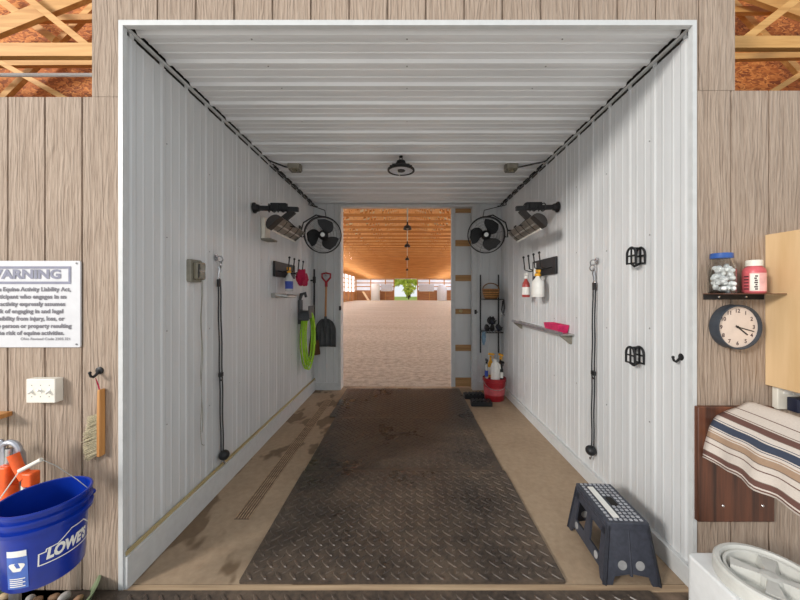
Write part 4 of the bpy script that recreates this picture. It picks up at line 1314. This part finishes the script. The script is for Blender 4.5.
# triple switch plate
x0, x1, z0, z1 = P(26, 0, YF - .044).x, P(55, 0, YF - .044).x, P(0, 403, YF - .044).z, P(0, 379, YF - .044).z
sp = thing('light_switch', 'white triple toggle switch on the left siding below the sign', 'switch', ((x0 + x1) / 2, YF, z0))
MB().rbox(((x0 + x1) / 2, YF - .022, (z0 + z1) / 2), (x1 - x0, .044, z1 - z0), .005, axis='Y').build('switch_box', 'offwhite', sp, bevel=.003)
for k in range(3):
    x = (x0 + x1) / 2 + (k - 1) * .046
    m = MB().rbox((x, YF - .0445, (z0 + z1) / 2), (.014, .002, .028), .002, axis='Y').bar((x, YF - .044, (z0 + z1) / 2), (x, YF - .062, (z0 + z1) / 2 + (-.010 if k != 1 else .008)), .009, .010)
    m.build('toggle', 'white', sp, bevel=.001)
    for dz in (-.03, .03):
        MB().lathe([(.003, 0), (.002, .0015), (0, .0015)], (x, YF - .044, (z0 + z1) / 2 + dz), (0, -1, 0), 8).build('screw', 'screw', sp)
coat_hook('wall_hook', 'black hook on the left siding above the hand brush', (FX(100), YF, FZ(370.5)), (0, -1, 0), (-.4, 0, 0))

# counter brush hanging edge on
bx0 = P(100.5, 0, YF - .02).x; zt, zb = FZ(389), FZ(454)
hb = thing('hand_brush', 'straw-bristled hand brush with wooden handle hanging on the left siding', 'brush', (bx0, YF - .05, zb))
MB().prism([(-.008, 0), (.010, 0), (.011, .20), (.010, .355), (-.004, .355), (-.008, .2)], (bx0, YF - .036, zb), (1, 0, 0), (0, 0, 1), (0, .035, 0)).build('handle', 'handlewood', hb, bevel=.004)
q = random.Random(5); mb = MB()
for i in range(520):
    f = q.random(); zz = zb + .012 + f * .215
    L = .072 * (.45 + .55 * math.sin(PI * min(1, .22 + f * .75))) * q.uniform(.85, 1.08) if f < .93 else .05
    yy = YF - .036 + q.random() * .032
    mb.bar((bx0 - .005, yy, zz), (bx0 - .008 - L, yy + q.uniform(-.006, .006), zz - .02 - .014 * (1 - f) + q.uniform(-.006, .006)), .0022, .0022)
mb.build('bristles', 'bristle', hb, smooth=False)
MB().tube([(bx0 - .002, YF - .02, zt - .015), (bx0 - .006, YF - .03, zt + .03), (bx0 - .010, YF - .037, FZ(371) - .030), (bx0 + .004, YF - .034, zt + .03), (bx0, YF - .02, zt - .015)], .0018, 5).build('hanging_loop', 'crimson', hb)

# little wooden ledge at the left edge
x1 = FX(13)
lg = thing('wooden_ledge', 'thin wooden ledge end at the left edge, beneath the switch', 'ledge', (x1 - .35, YF, FZ(417)))
MB().span((x1 - .75, YF - .09, FZ(415.5)), (x1 - .0, YF - .001, FZ(411))).build('board', 'handlewood', lg, bevel=.003)
MB().prism([(0, 0), (.08, 0), (0, -.09)], (x1 - .45, YF - .002, FZ(415.5)), (0, -1, 0), (0, 0, 1), (.02, 0, 0)).build('bracket', 'handlewood', lg)

# ------------------------------------------------------------------ yard hydrant
hy = (-1.93, 1.625)
h = thing('yard_hydrant', 'galvanised yard hydrant with orange fittings behind the blue bucket', 'hydrant', (hy[0], hy[1], 0))
MB().tube([(hy[0], hy[1], 0), (hy[0], hy[1], .74)], .021, 14).build('standpipe', 'galv', h)
mb = MB().lathe([(.026, .60), (.032, .62), (.032, .70), (.04, .72), (.036, .80), (.022, .84), (0, .845)], (hy[0], hy[1], 0), seg=18)
mb.build('hydrant_head', 'galv', h)
mb = MB().prism([(-.035, .70), (.035, .70), (.022, .875), (.012, .89), (-.012, .89), (-.022, .875)], (hy[0] - .045, hy[1] - .03, 0), (1, 0, 0), (0, 0, 1), (0, .012, 0))
mb.build('lever', 'galv', h, bevel=.003)
mb = MB().tube(arc((hy[0] + .0, hy[1] - .02, .83), .045, PI, .0, 8), .013, 10)
mb.build('yoke', 'galv', h)
MB().tube([(hy[0] + .005, hy[1] - .03, .78), (hy[0] + .008, hy[1] - .032, .85)], [.016, .012], 10).build('link_bolt', 'chrome', h)
MB().rbox((hy[0] + .012, hy[1] - .04, .715), (.06, .06, .12), .014).build('hose_splitter', 'orange', h, bevel=.006)
MB().tube([(hy[0] + .02, hy[1] - .04, .68), (hy[0] + .03, hy[1] - .045, .60), (hy[0] + .03, hy[1] - .045, .5)], [.032, .03, .018], 12).build('splitter_leg', 'orange', h)
MB().tube([(hy[0] + .05, hy[1] - .05, .83), (hy[0] + .075, hy[1] - .05, .77), (hy[0] + .115, hy[1] - .05, .72)], [.022, .021, .026], 12).build('splitter_leg', 'orange', h)
MB().rbox((hy[0] + .135, hy[1] - .05, .715), (.055, .045, .065), .012).build('valve_lever', 'orange', h, bevel=.006)
MB().tube([(hy[0] + .115, hy[1] - .06, .69), (hy[0] + .12, hy[1] - .065, .65)], .011, 10).build('outlet_tip', 'offwhite', h)
MB().tube([(hy[0] - .03, hy[1] - .04, .70), (hy[0] - .12, hy[1] - .05, .66)], [.028, .024], 12).build('side_fitting', 'orange', h)
pts = [(hy[0] - .14, hy[1] - .03, .70), (hy[0] - .16, hy[1] - .03, .80), (hy[0] - .20, hy[1] + .02, .86), (hy[0] - .26, hy[1], .80), (hy[0] - .28, hy[1] - .02, .4), (hy[0] - .30, hy[1] - .04, .04)]
tag(MB().tube(pts, .018, 10).build('garden_hose', 'lime'), 'yellow-green hose end rising behind the hydrant at the left edge', 'hose')

# ------------------------------------------------------------------ blue bucket
bc, br_, ztop, zbot = Vector((-1.605, 1.465, 0)), .150, .705, .375
RT, RB = br_, .128
bk = thing('bucket', 'blue hardware store bucket hanging from the hydrant at the left', 'bucket', (bc.x, bc.y, zbot))
H = ztop - zbot
rad = lambda z: RB + (RT - .006 - RB) * (z - zbot) / H
prof = [(0, 0), (RB - .006, 0), (RB, .008), (rad(ztop - .095), H - .095), (RT + .005, H - .090), (RT + .006, H - .075), (rad(ztop - .07) + .001, H - .07),
        (rad(ztop - .05) + .001, H - .05), (RT + .004, H - .045), (RT + .004, H - .036), (rad(ztop - .03) + .001, H - .032), (RT - .004, H - .012), (RT + .004, H - .010), (RT + .004, H - .002), (RT, H), (RT - .006, H - .002), (RT - .008, H - .02),
        (RB - .004, .012), (0, .010)]
MB().lathe(prof, (bc.x, bc.y, zbot), seg=56).build('bucket_body', 'blue', bk)
A0 = math.atan2(0 - bc.y, 0 - bc.x)           # towards the viewer
def bend(x, y, a_c, zc, off=.0016):
    z = zc + y
    r = rad(z) + off
    a = a_c + x / r
    return (bc.x + r * math.cos(a), bc.y + r * math.sin(a), z)
AC = A0 + math.radians(32); ZL = zbot + .128
mb = MB()
vs, fs = text_shape("LOWE'S", .062, .0035)
k = .148 / (max(p[0] for p in vs) - min(p[0] for p in vs))
bmx = bmesh.new()
vv = [bmx.verts.new(p) for p in vs]
for f in fs:
    try: bmx.faces.new([vv[i] for i in f])
    except ValueError: pass
bmesh.ops.triangulate(bmx, faces=bmx.faces[:])
bmesh.ops.subdivide_edges(bmx, edges=[e for e in bmx.edges if e.calc_length() > .012], cuts=2)
bmx.verts.index_update()
mb.add([bend(v.co.x * k + v.co.y * .12, v.co.y, AC, ZL - .012) for v in bmx.verts], [tuple(v.index for v in f.verts) for f in bmx.faces])
bmx.free()
mb.build('store_lettering', 'white', bk, smooth=False)
line = [(-.095, -.030), (-.095, .018), (-.075, .020), (-.073, .030), (-.040, .034), (.005, .070), (.060, .070), (.098, .036), (.108, .034), (.108, -.030)]
mb = MB(); n = len(line); hw = .0022
for i in range(n):
    a, b = Vector(line[i]), Vector(line[(i + 1) % n])
    d = (b - a).normalized(); nn = Vector((-d.y, d.x)) * hw
    m = max(1, int((b - a).length / .008))
    a = a - d * hw; b = b + d * hw
    vs = []
    for j in range(m + 1):
        c = a + (b - a) * j / m
        for w in (c + nn, c - nn):
            vs.append(bend(w.x, w.y, AC, ZL, .0014 + .0001 * (i % 2)))
    mb.add(vs, [(2 * j, 2 * j + 1, 2 * j + 3, 2 * j + 2) for j in range(m)])
mb.build('store_emblem', 'white', bk, smooth=False)
# printed warning patch
AP = A0 - math.radians(36)
def patch(mb, x0, x1, y0, y1, off):
    m = 6; vs = []
    for j in range(m + 1):
        x = x0 + (x1 - x0) * j / m
        vs += [bend(x, y0, AP, zbot + .11, off), bend(x, y1, AP, zbot + .11, off)]
    mb.add(vs, [(2 * j, 2 * j + 1, 2 * j + 3, 2 * j + 2) for j in range(m)])
mb = MB(); patch(mb, -.035, .035, -.085, .075, .0012); mb.build('warning_patch', 'ltblue', bk, smooth=False)
mb = MB(); patch(mb, -.033, .033, .048, .073, .0018); mb.build('patch_heading', 'white', bk, smooth=False)
mb = MB()
for k in range(5):
    patch(mb, -.026, .026 - .008 * (k % 2), -.045 - .008 * k, -.041 - .008 * k, .0018)
mb.build('patch_lines', 'white', bk, smooth=False)
mb = MB(); ctr = (0, .005)
blob = [(.024 * (1 + .25 * math.sin(3 * a)) * math.cos(a), .022 * (1 + .2 * math.cos(2 * a)) * math.sin(a)) for a in [2 * PI * i / 20 for i in range(20)]]
mb.add([bend(x + ctr[0], y + ctr[1], AP, zbot + .11, .0018) for x, y in blob], [tuple(range(20))])
mb.build('patch_print', 'white', bk, smooth=False)
# bail with white grip
eL = Vector(bend(0, 0, A0 - math.radians(82), ztop - .062, .012)); eR = Vector(bend(0, 0, A0 + math.radians(98), ztop - .062, .012))
for e in (eL, eR):
    MB().ball(e, .014, 12, 8).build('handle_ear', 'blue', bk)
g0, g1 = P(19.5, 471, 1.535), P(41.5, 459.5, 1.543)
MB().tube([eL, eL + Vector((-.01, .0, .05)), eL.lerp(g0, .6) + Vector((-.012, 0, .01)), g0], .0028, 6).build('wire_bail', 'offwhite', bk)
MB().tube([g1, g1.lerp(eR, .25) + Vector((0, .005, .008)), g1.lerp(eR, .7) + Vector((0, 0, .012)), eR], .0018, 6).build('wire_bail', 'steel', bk)
MB().tube([g0, g1], .0095, 12).build('bail_grip', 'offwhite', bk)

# ------------------------------------------------------------------ pebbles and tub under the bucket
t = thing('plastic_tub', 'pale green translucent tub of pebbles under the blue bucket', 'tub', (-1.93, 1.60, 0))
mb = MB().lathe([(.30, -.0), (.335, .08), (.345, .08), (.31, -.0)], (-1.915, 1.56, 0), seg=40)
mb.build('tub_rim', 'greentub', t)
protos = []
q = random.Random(11)
def pebble_mesh(mat, seed):
    rr = random.Random(seed)
    mb = MB().ball((0, 0, 0), (1, rr.uniform(.7, .95), rr.uniform(.55, .75)), 12, 8)
    mb.v = [p * (1 + .16 * noise.noise(p * 1.3 + Vector((seed, 0, 0)))) for p in mb.v]
    return mb.build('pebble', mat)
for i, mt in enumerate(('stone1', 'stone2', 'stone3', 'stone1', 'stone2')):
    protos.append(pebble_mesh(mt, i * 3.7 + 1))
used = set()
spots = []
for i in range(10):
    for j in range(9):
        x, y = -2.22 + i * .062 + (j % 2) * .03, 1.30 + j * .056
        if (x + 1.915) ** 2 + (y - 1.56) ** 2 < .285 ** 2 and (x - hy[0]) ** 2 + (y - hy[1]) ** 2 > .055 ** 2 and y < 1.745:
            spots.append((x + q.uniform(-.006, .006), y + q.uniform(-.006, .006)))
for n_, (x, y) in enumerate(spots):
    k = q.randrange(5)
    o = protos[k] if k not in used else protos[k].copy()
    if k in used: C.objects.link(o)
    used.add(k)
    s = q.uniform(.023, .029)
    o.scale = (s, s, s); o.rotation_euler = (q.uniform(-.3, .3), q.uniform(-.3, .3), q.uniform(0, 6.2))
    o.location = (x, y, s * .6 + .0)
    tag(o, 'smooth rounded pebble lying in the tub under the blue bucket', 'pebble', 'pebbles around the hydrant')

# ================================================================== RIGHT FACADE
# glass-brown shelf with black flange
x0, x1 = FX(703), FX(763)
sv = thing('wall_shelf', 'thin brown shelf on a black flange, holding the jar and red bottle', 'shelf', ((x0 + x1) / 2, YF, FZ(299)))
zs = FZ(293.4)
MB().span((x0, YF - .112, zs - .004), (x1, YF - .001, zs)).build('shelf_board', 'shelfglass', sv)
MB().span((x0, YF - .006, FZ(299.5)), (x1, YF - .001, zs - .004)).build('back_flange', 'black', sv)
for u in (718, 745):
    MB().lathe([(.006, 0), (.004, .003), (0, .003)], (FX(u), YF - .006, FZ(296.8)), (0, -1, 0), 10).build('screw', 'chrome', sv)
yj = YF - .057
jx = (721.5 - CX) * yj / F
j = thing('glass_jar', 'clear glass jar of white cotton balls with a blue lid on the shelf', 'jar', (jx, yj, zs))
MB().lathe([(0, 0), (.050, 0), (.056, .008), (.057, .12), (.052, .145), (.043, .165), (.043, .185), (.041, .185), (.041, .165), (.050, .143), (.0545, .12), (.0535, .010), (0, .006)], (jx, yj, zs), seg=36).build('jar_body', 'glass', j)
MB().lathe([(.046, .182), (.0465, .184), (.0465, .205), (.043, .209), (0, .209)], (jx, yj, zs), seg=32).build('jar_lid', 'lidblue', j)
q = random.Random(21); cp = []
tries = 0
while len(cp) < 64 and tries < 20000:
    tries += 1
    a, r = q.uniform(0, 2 * PI), .0395 * math.sqrt(q.random())
    c = Vector((r * math.cos(a), r * math.sin(a), q.uniform(.019, .134)))
    if all((c - d).length > .0185 for d in cp): cp.append(c)
first = None
for c in cp:
    if first is None:
        mb = MB().ball((0, 0, 0), (.0118, .0118, .013), 10, 7)
        o = first = mb.build('cotton_ball', 'cotton')
    else:
        o = first.copy(); C.objects.link(o)
    o.location = (jx + c.x, yj + c.y, zs + c.z)
    o.rotation_euler = (q.uniform(0, 3), q.uniform(0, 3), 0)
    tag(o, 'white cotton ball inside the blue-lidded glass jar', 'cotton ball', 'cotton balls in the jar')
px = (754 - CX) * yj / F
b = thing('pill_bottle', 'red supplement bottle with a white cap on the shelf beside the jar', 'bottle', (px, yj, zs))
MB().lathe([(.041, 0), (.046, .006), (.046, .11), (.042, .128), (.030, .140), (.030, .145)], (px, yj, zs), seg=32).build('bottle_body', 'bottlered', b)
MB().lathe([(.034, .142), (.034, .168), (.030, .173), (0, .173)], (px, yj, zs), seg=28).build('bottle_cap', 'offwhite', b)
ab = math.atan2(-yj, -px)
def bband(mb, a0, a1, z0, z1, r):
    m = 14; vs = []
    for i in range(m + 1):
        a = ab + a0 + (a1 - a0) * i / m
        vs += [(px + r * math.cos(a), yj + r * math.sin(a), zs + z0), (px + r * math.cos(a), yj + r * math.sin(a), zs + z1)]
    mb.add(vs, [(2 * i, 2 * i + 1, 2 * i + 3, 2 * i + 2) for i in range(m)])
mb = MB(); bband(mb, -.35, 1.35, .012, .105, .0466); mb.build('side_label', 'labelpink', b)
mb = MB(); bband(mb, -.30, .42, .015, .10, .0470); mb.build('stripe', 'offwhite', b)
mb = MB()
for k_, (wa, wb) in enumerate(((.08, .30), (.02, .30), (.10, .26), (.02, .30), (.06, .28), (.02, .22), (.08, .30))):
    bband(mb, wa, wb, .019 + .011 * k_, .0265 + .011 * k_, .0474)
for i in range(5):
    bband(mb, -.9, -.42, .02 + .016 * i, .026 + .016 * i, .0466)
mb.build('label_marks', 'inkdark', b)

# wall clock
cxk, czk, rk_ = (740.3 - CX) * (YF - .055) / F, EYE + (CY - 327.3) * (YF - .055) / F, .1175
ck = thing('wall_clock', 'round slate-rimmed wall clock with a cream face under the shelf', 'clock', (cxk, YF, czk - rk_))
MB().lathe([(rk_ * .97, 0), (rk_, .004), (rk_, .052), (rk_ * .985, .056), (rk_ * .93, .056), (rk_ * .915, .045), (rk_ * .915, .036), (0, .036)], (cxk, YF, czk), (0, -1, 0), 56).build('clock_case', 'clockcase', ck)
MB().lathe([(0, .037), (rk_ * .912, .037), (rk_ * .912, .040), (0, .040)], (cxk, YF, czk), (0, -1, 0), 56).build('clock_face', 'clockface', ck)
yk = YF - .0408
for hnum in range(1, 13):
    mb = MB()
    a = PI / 2 - hnum * PI / 6
    text_on(mb, str(hnum), .028, (cxk + rk_ * .73 * math.cos(a), yk, czk + rk_ * .73 * math.sin(a) - .0095), (1, 0, 0), (0, 0, 1), .0006)
    mb.build('numeral', 'inkdark', ck, smooth=False)
def hand(ang, L, w, y):
    a = PI / 2 - ang
    d = Vector((math.cos(a), 0, math.sin(a)))
    return MB().bar(Vector((cxk, y, czk)) - d * .012, Vector((cxk, y, czk)) + d * L, w, .0012, (0, 1, 0))
hand(math.radians(4.3 * 30), .066, .0065, YF - .0424).build('hour_hand', 'black', ck)
hand(math.radians(17.6 * 6), .088, .0045, YF - .0434).build('minute_hand', 'black', ck)
MB().lathe([(.006, 0), (.006, .004), (0, .005)], (cxk, YF - .040, czk), (0, -1, 0), 14).build('centre_pin', 'black', ck)

# maple wall cabinet, seen by its side
x0 = FX(765); z0, z1 = FZ(384.5), FZ(235)
cb = thing('wall_cabinet', 'light maple wall cabinet at the right edge, beside the clock', 'cabinet', (x0 + .3, YF, z0))
MB().span((x0, YF - .32, z0), (x0 + .018, YF - .001, z1)).build('side_panel', 'cab', cb, bevel=.0015)
MB().span((x0 + .60, YF - .32, z0), (x0 + .618, YF - .001, z1)).build('side_panel', 'cab', cb, bevel=.0015)
for z in (z0 + .02, (z0 + z1) / 2, z1 - .02):
    MB().span((x0 + .018, YF - .31, z - .009), (x0 + .60, YF - .012, z + .009)).build('shelf', 'cab', cb)
MB().span((x0 + .018, YF - .012, z0 + .01), (x0 + .60, YF - .001, z1 - .01)).build('back_panel', 'cab', cb)
d = MB().span((x0 + .003, YF - .341, z0 + .003), (x0 + .615, YF - .322, z1 - .003)).build('door', 'cab', cb, bevel=.002)
MB().lathe([(.008, 0), (.008, .012), (.016, .022), (0, .028)], (x0 + .56, YF - .341, z0 + .12), (0, -1, 0), 14).build('knob', 'steel', d)

# outlet and charger below the cabinet
ox = FX(771.5)
ot = thing('wall_outlet', 'white surface outlet below the maple cabinet', 'outlet', (ox + .08, YF, FZ(408)))
MB().span((ox, YF - .03, FZ(407.5)), (ox + .12, YF - .001, z0 - .006)).build('outlet_box', 'offwhite', ot, bevel=.004)
MB().span((ox + .03, YF - .034, FZ(392)), (ox + .09, YF - .029, FZ(388))).build('receptacle_face', 'white', ot, bevel=.001)
MB().tube([(ox + .07, YF - .04, FZ(391)), (ox + .15, YF - .06, FZ(392)), (ox + .19, YF - .05, FZ(389)), (ox + .185, YF - .02, FZ(385.5))], .006, 8).build('white_lead', 'white', ot)
pa = thing('power_adapter', 'navy black plug-in power adapter in the outlet under the cabinet', 'adapter', (ox + .08, YF - .05, FZ(408)))
MB().rbox((ox + .083, YF - .062, FZ(401)), (.088, .055, .070), .008).build('adapter_body', 'navy', pa, bevel=.004)
MB().tube([(ox + .09, YF - .06, FZ(407)), (ox + .10, YF - .06, FZ(409) - .01), (ox + .16, YF - .04, FZ(411)), (ox + .3, YF - .03, FZ(409)), (ox + .42, YF - .03, FZ(404))], .005, 8).build('adapter_lead', 'black', pa)

# ------------------------------------------------------------------ saddle rack with striped blanket
pa_, pb_ = P(698, 522, YF - .03), P(774.5, 407, YF - .03)
x0, x1, z0, z1 = pa_.x, pb_.x, pa_.z, pb_.z
sr = thing('saddle_rack', 'dark stained wooden saddle rack board under the striped blanket', 'rack', ((x0 + x1) / 2, YF, z0))
mb = MB()
MB().span((x0, YF - .032, z0), (x1, YF - .001, z1)).build('back_board', 'darkwood', sr, bevel=.005)
for u in (717.5, 756.5):
    MB().lathe([(.007, 0), (.005, .003), (0, .003)], (FX(u), YF - .032, FZ(502)), (0, -1, 0), 10).build('screw', 'chrome', sr)
AXC, AZC = 1.81, 1.022
arm = []
def section(y):
    f = (YF - y) / .75
    return AXC + .0 * f, AZC - .02 * f
yA, yE = YF - .034, YF - .72
MB().prism([(.13 * math.cos(PI * i / 12), .10 * math.sin(PI * i / 12) - .115) for i in range(13)], (AXC, yA, AZC), (1, 0, 0), (0, 0, 1), (0, yE - yA, -.02)).build('arm', 'darkwood', sr)
# blanket: across the arm, stripes running along it
nu, nv = 72, 30
half = .42
def cross(s):
    """s in metres of cloth from the ridge, signed; returns (x, z)"""
    a = abs(s)
    r = .19
    if a < .05: x, z = a, -.02 * (a / .05) ** 2
    else:
        # sloping shoulder then falling side
        t_ = a - .05
        L1 = .10
        if t_ < L1:
            x, z = .05 + t_ * .93, -.02 - t_ * .40
        else:
            u_ = t_ - L1
            th0 = math.radians(24); Rr = .13
            th = min(math.radians(82), th0 + u_ / Rr)
            x = .05 + L1 * .93 + Rr * (math.sin(th) - math.sin(th0))
            z = -.06 - Rr * (math.cos(th0) - math.cos(th))
            rest = u_ - Rr * (th - th0)
            if rest > 0:
                x += rest * math.cos(th); z -= rest * math.sin(th)
    return (math.copysign(x, s), z)
vs, fs, uvs = [], [], []
yS, yN = YF - .036, YF - .74
for j in range(nv + 1):
    y = yS + (yN - yS) * j / nv
    ac, az = section(y)
    for i in range(nu + 1):
        s = -half + 2 * half * i / nu
        x, z = cross(s)
        fall = max(0, (abs(s) - .15) / .27)
        wob = .010 * math.sin(y * 23 + s * 4) * fall + .006 * math.sin(y * 51 + 1) * fall
        hem = .006 * math.sin(y * 37) * fall - .02 * (j / nv) * (1 if s < 0 else 0) * fall
        vs.append((ac + x * 1.0 + (wob if s > 0 else -wob), y + .004 * math.sin(s * 30) * (j in (0, nv)), az + .006 + z + hem + .003 * math.sin(s * 14 + y * 9)))
        uvs.append((1 - abs(s) / half, j / nv))
for j in range(nv):
    for i in range(nu):
        a = j * (nu + 1) + i
        fs.append((a, a + 1, a + nu + 2, a + nu + 1))
me = bpy.data.meshes.new('saddle_blanket')
org = Vector((AXC, (yS + yN) / 2, AZC - .3))
me.from_pydata([Vector(p) - org for p in vs], [], fs)
lay = me.uv_layers.new(name='UVMap')
for lp in me.loops:
    lay.data[lp.index].uv = uvs[lp.vertex_index]
me.polygons.foreach_set('use_smooth', [True] * len(me.polygons))
me.materials.append(M['blanket'])
o = bpy.data.objects.new('saddle_blanket', me); o.location = org; C.objects.link(o)
so = o.modifiers.new('thickness', 'SOLIDIFY'); so.thickness = .006; so.offset = 1
tag(o, 'striped cream, brown and blue saddle blanket draped over the saddle rack', 'blanket')

# ------------------------------------------------------------------ white bin with spin lid
bx, by, bz = 1.53, 1.385, .362
wb = thing('feed_bin', 'white plastic feed bin with a round spin lid at the lower right corner', 'bin', (bx, by, 0))
MB().rbox((bx, by, bz / 2), (.40, .385, bz), .03, 5).build('bin_body', 'binw', wb, bevel=.008)
lr = .178
MB().lathe([(lr + .004, 0), (lr + .006, .006), (lr + .004, .052), (lr - .004, .060), (lr - .018, .060), (lr - .022, .052), (lr - .026, .0)], (bx, by, bz), seg=64).build('lid_ring', 'lidgrey', wb)
li = MB().lathe([(0, .001), (lr - .030, .001), (lr - .028, .046), (lr - .034, .050), (lr - .040, .046), (lr - .046, .004), (0, .004)], (bx, by, bz), seg=64)
li = li.build('spin_lid', 'lidgrey', wb)
mb = MB()
for k in range(4):
    a = PI / 4 + k * PI / 2 + .05
    R = Matrix.Translation((bx, by, bz)) @ Matrix.Rotation(a, 4, 'Z')
    lo = [(.018, -.02), (.05, -.018), (.125, -.034), (.125, .034), (.05, .018), (.018, .02)]
    pts = [R @ Vector((x, y * 1.1, .003)) for x, y in lo] + [R @ Vector((x, y * .85, .050)) for x, y in lo]
    mb.add(pts, [(q, (q + 1) % 6, 6 + (q + 1) % 6, 6 + q) for q in range(6)] + [tuple(range(6, 12))])
mb.lathe([(.042, .003), (.036, .050), (.02, .054), (0, .054)], (bx, by, bz), seg=24)
mb.build('cross_grip', 'lidgrey', li, smooth=False)

# ================================================================== BEHIND THE UPPER OPENINGS
def loft(side, s, y_o, lines, conduit, beam, labels):
    xs = (-4.4, XL - .05) if s < 0 else (XR + .05, 4.4)
    struct(MB().span((xs[0], y_o, 2.2), (xs[1], y_o + .02, 5.2)).build('wall_loft_' + side, 'osb'))
    t = thing('loft_truss', labels[0], 'truss', ((xs[0] + xs[1]) / 2, 2.6, 2.7))
    for (u0, v0, u1, v1, w, y, nm) in lines:
        a, b = P(u0, v0, y), P(u1, v1, y)
        d = (b - a).normalized()
        MB().bar(a - d * .35, b + d * .35, .04, w * y / F, (0, 0, 1)).build(nm, 'pine', t, bevel=.002)
    MB().span((s * 3.9 - .03, 2.36, 2.6), (s * 3.9 + .03, 3.0, 3.4)).build('nailer', 'pine', t)
    v0, v1 = beam
    a, b = P(0, v0, 2.1), P(0, v1, 2.1)
    tag(MB().span((xs[0], 2.1, b.z), (xs[1], 2.14, a.z)).build('timber_beam', 'pine', bevel=.002), labels[1], 'beam')
    if conduit:
        z = P(0, conduit, 2.25).z
        tag(MB().tube([(xs[0], 2.25, z), (xs[1], 2.25, z)], .012, 10).build('conduit', 'white'), labels[2], 'pipe')
loft('left', -1, 3.0, [(-6, 31, 88, -7, 15, 2.62, 'top_chord'), (25, -4, 84, 43, 6.5, 2.5, 'web'), (-4, -3, 22, 16, 7, 2.75, 'web'), (28, 19.5, 92, 18.5, 6, 2.8, 'tie'), (95, 6, 4, 98, 6, 2.9, 'web'),
                   (-5, 64, 95, 63.5, 6, 2.7, 'tie'), (-4, 60, 64, 98, 5, 2.4, 'web')], 75, (42.5, 56),
     ('pale pine truss timbers behind the upper left opening', 'level pine beam across the upper left opening', 'white pipe across the upper left opening below the beam'))
loft('right', 1, 3.0, [(801, -4, 748, 37, 7.5, 2.5, 'web'), (746, -8, 806, 14, 14, 2.7, 'top_chord'), (736, 11, 806, 10.5, 6, 2.8, 'tie'), (730, 1, 806, 80, 6, 2.9, 'web'), (734, 57.5, 806, 56, 6, 2.7, 'tie'), (772, 92, 806, 71, 5, 2.4, 'web')], None, (35.5, 47.5),
     ('pale pine truss timbers behind the upper right opening', 'level pine beam across the upper right opening', ''))

struct(MB().span((-4.6, YF - .1, 5.2), (4.6, AY0, 5.25)).build('ceiling_loft', 'osb'))
struct(MB().span((-4.45, YF, 0), (-4.4, AY0, 3.8)).build('wall_loft_end_left', 'osb'))
struct(MB().span((4.4, YF, 0), (4.45, AY0, 3.8)).build('wall_loft_end_right', 'osb'))

# ================================================================== LIGHT AND CAMERA
W = bpy.data.worlds.new('daylight'); bpy.context.scene.world = W
W.use_nodes = True
bg = W.node_tree.nodes['Background']
bg.inputs[0].default_value = (0.93, 0.97, 1.0, 1)
bg.inputs[1].default_value = 0.86

def area(name, loc, target, size, power, col, sy=None):
    l = bpy.data.lights.new(name, 'AREA'); l.energy = power; l.color = col
    l.size = size
    if sy: l.shape = 'RECTANGLE'; l.size_y = sy
    o = bpy.data.objects.new(name, l); C.objects.link(o)
    o.location = loc
    o.rotation_euler = (Vector(target) - Vector(loc)).to_track_quat('-Z', 'Y').to_euler()
    return o
area('assumed_key_light', (-11.0, -7.0, 6.6), (0.4, 2.4, 1.0), 2.6, 1650, (1.0, .95, .89))  # assumed unseen lamp at the left, placed to follow the shadows; no doorway modelled
cam = bpy.data.cameras.new('camera')
cam.sensor_width = 36; cam.lens = F / 800 * 36
cam.shift_x = -(CX - 400) / 800
cam.shift_y = -(300 - CY) / 800
cam.clip_end = 400; cam.clip_start = .02
co = bpy.data.objects.new('camera', cam); C.objects.link(co)
co.location = (0, 0, EYE); co.rotation_euler = (PI / 2, 0, 0)
sc_ = bpy.context.scene
sc_.camera = co
sc_.view_settings.view_transform = 'Standard'
sc_.view_settings.look = 'None'
sc_.view_settings.gamma = 1.0
sc_.view_settings.exposure = 0.14
sc_.view_settings.use_curve_mapping = False
sc_.cycles.max_bounces = 10
sc_.cycles.diffuse_bounces = 6
sc_.cycles.use_denoising = True
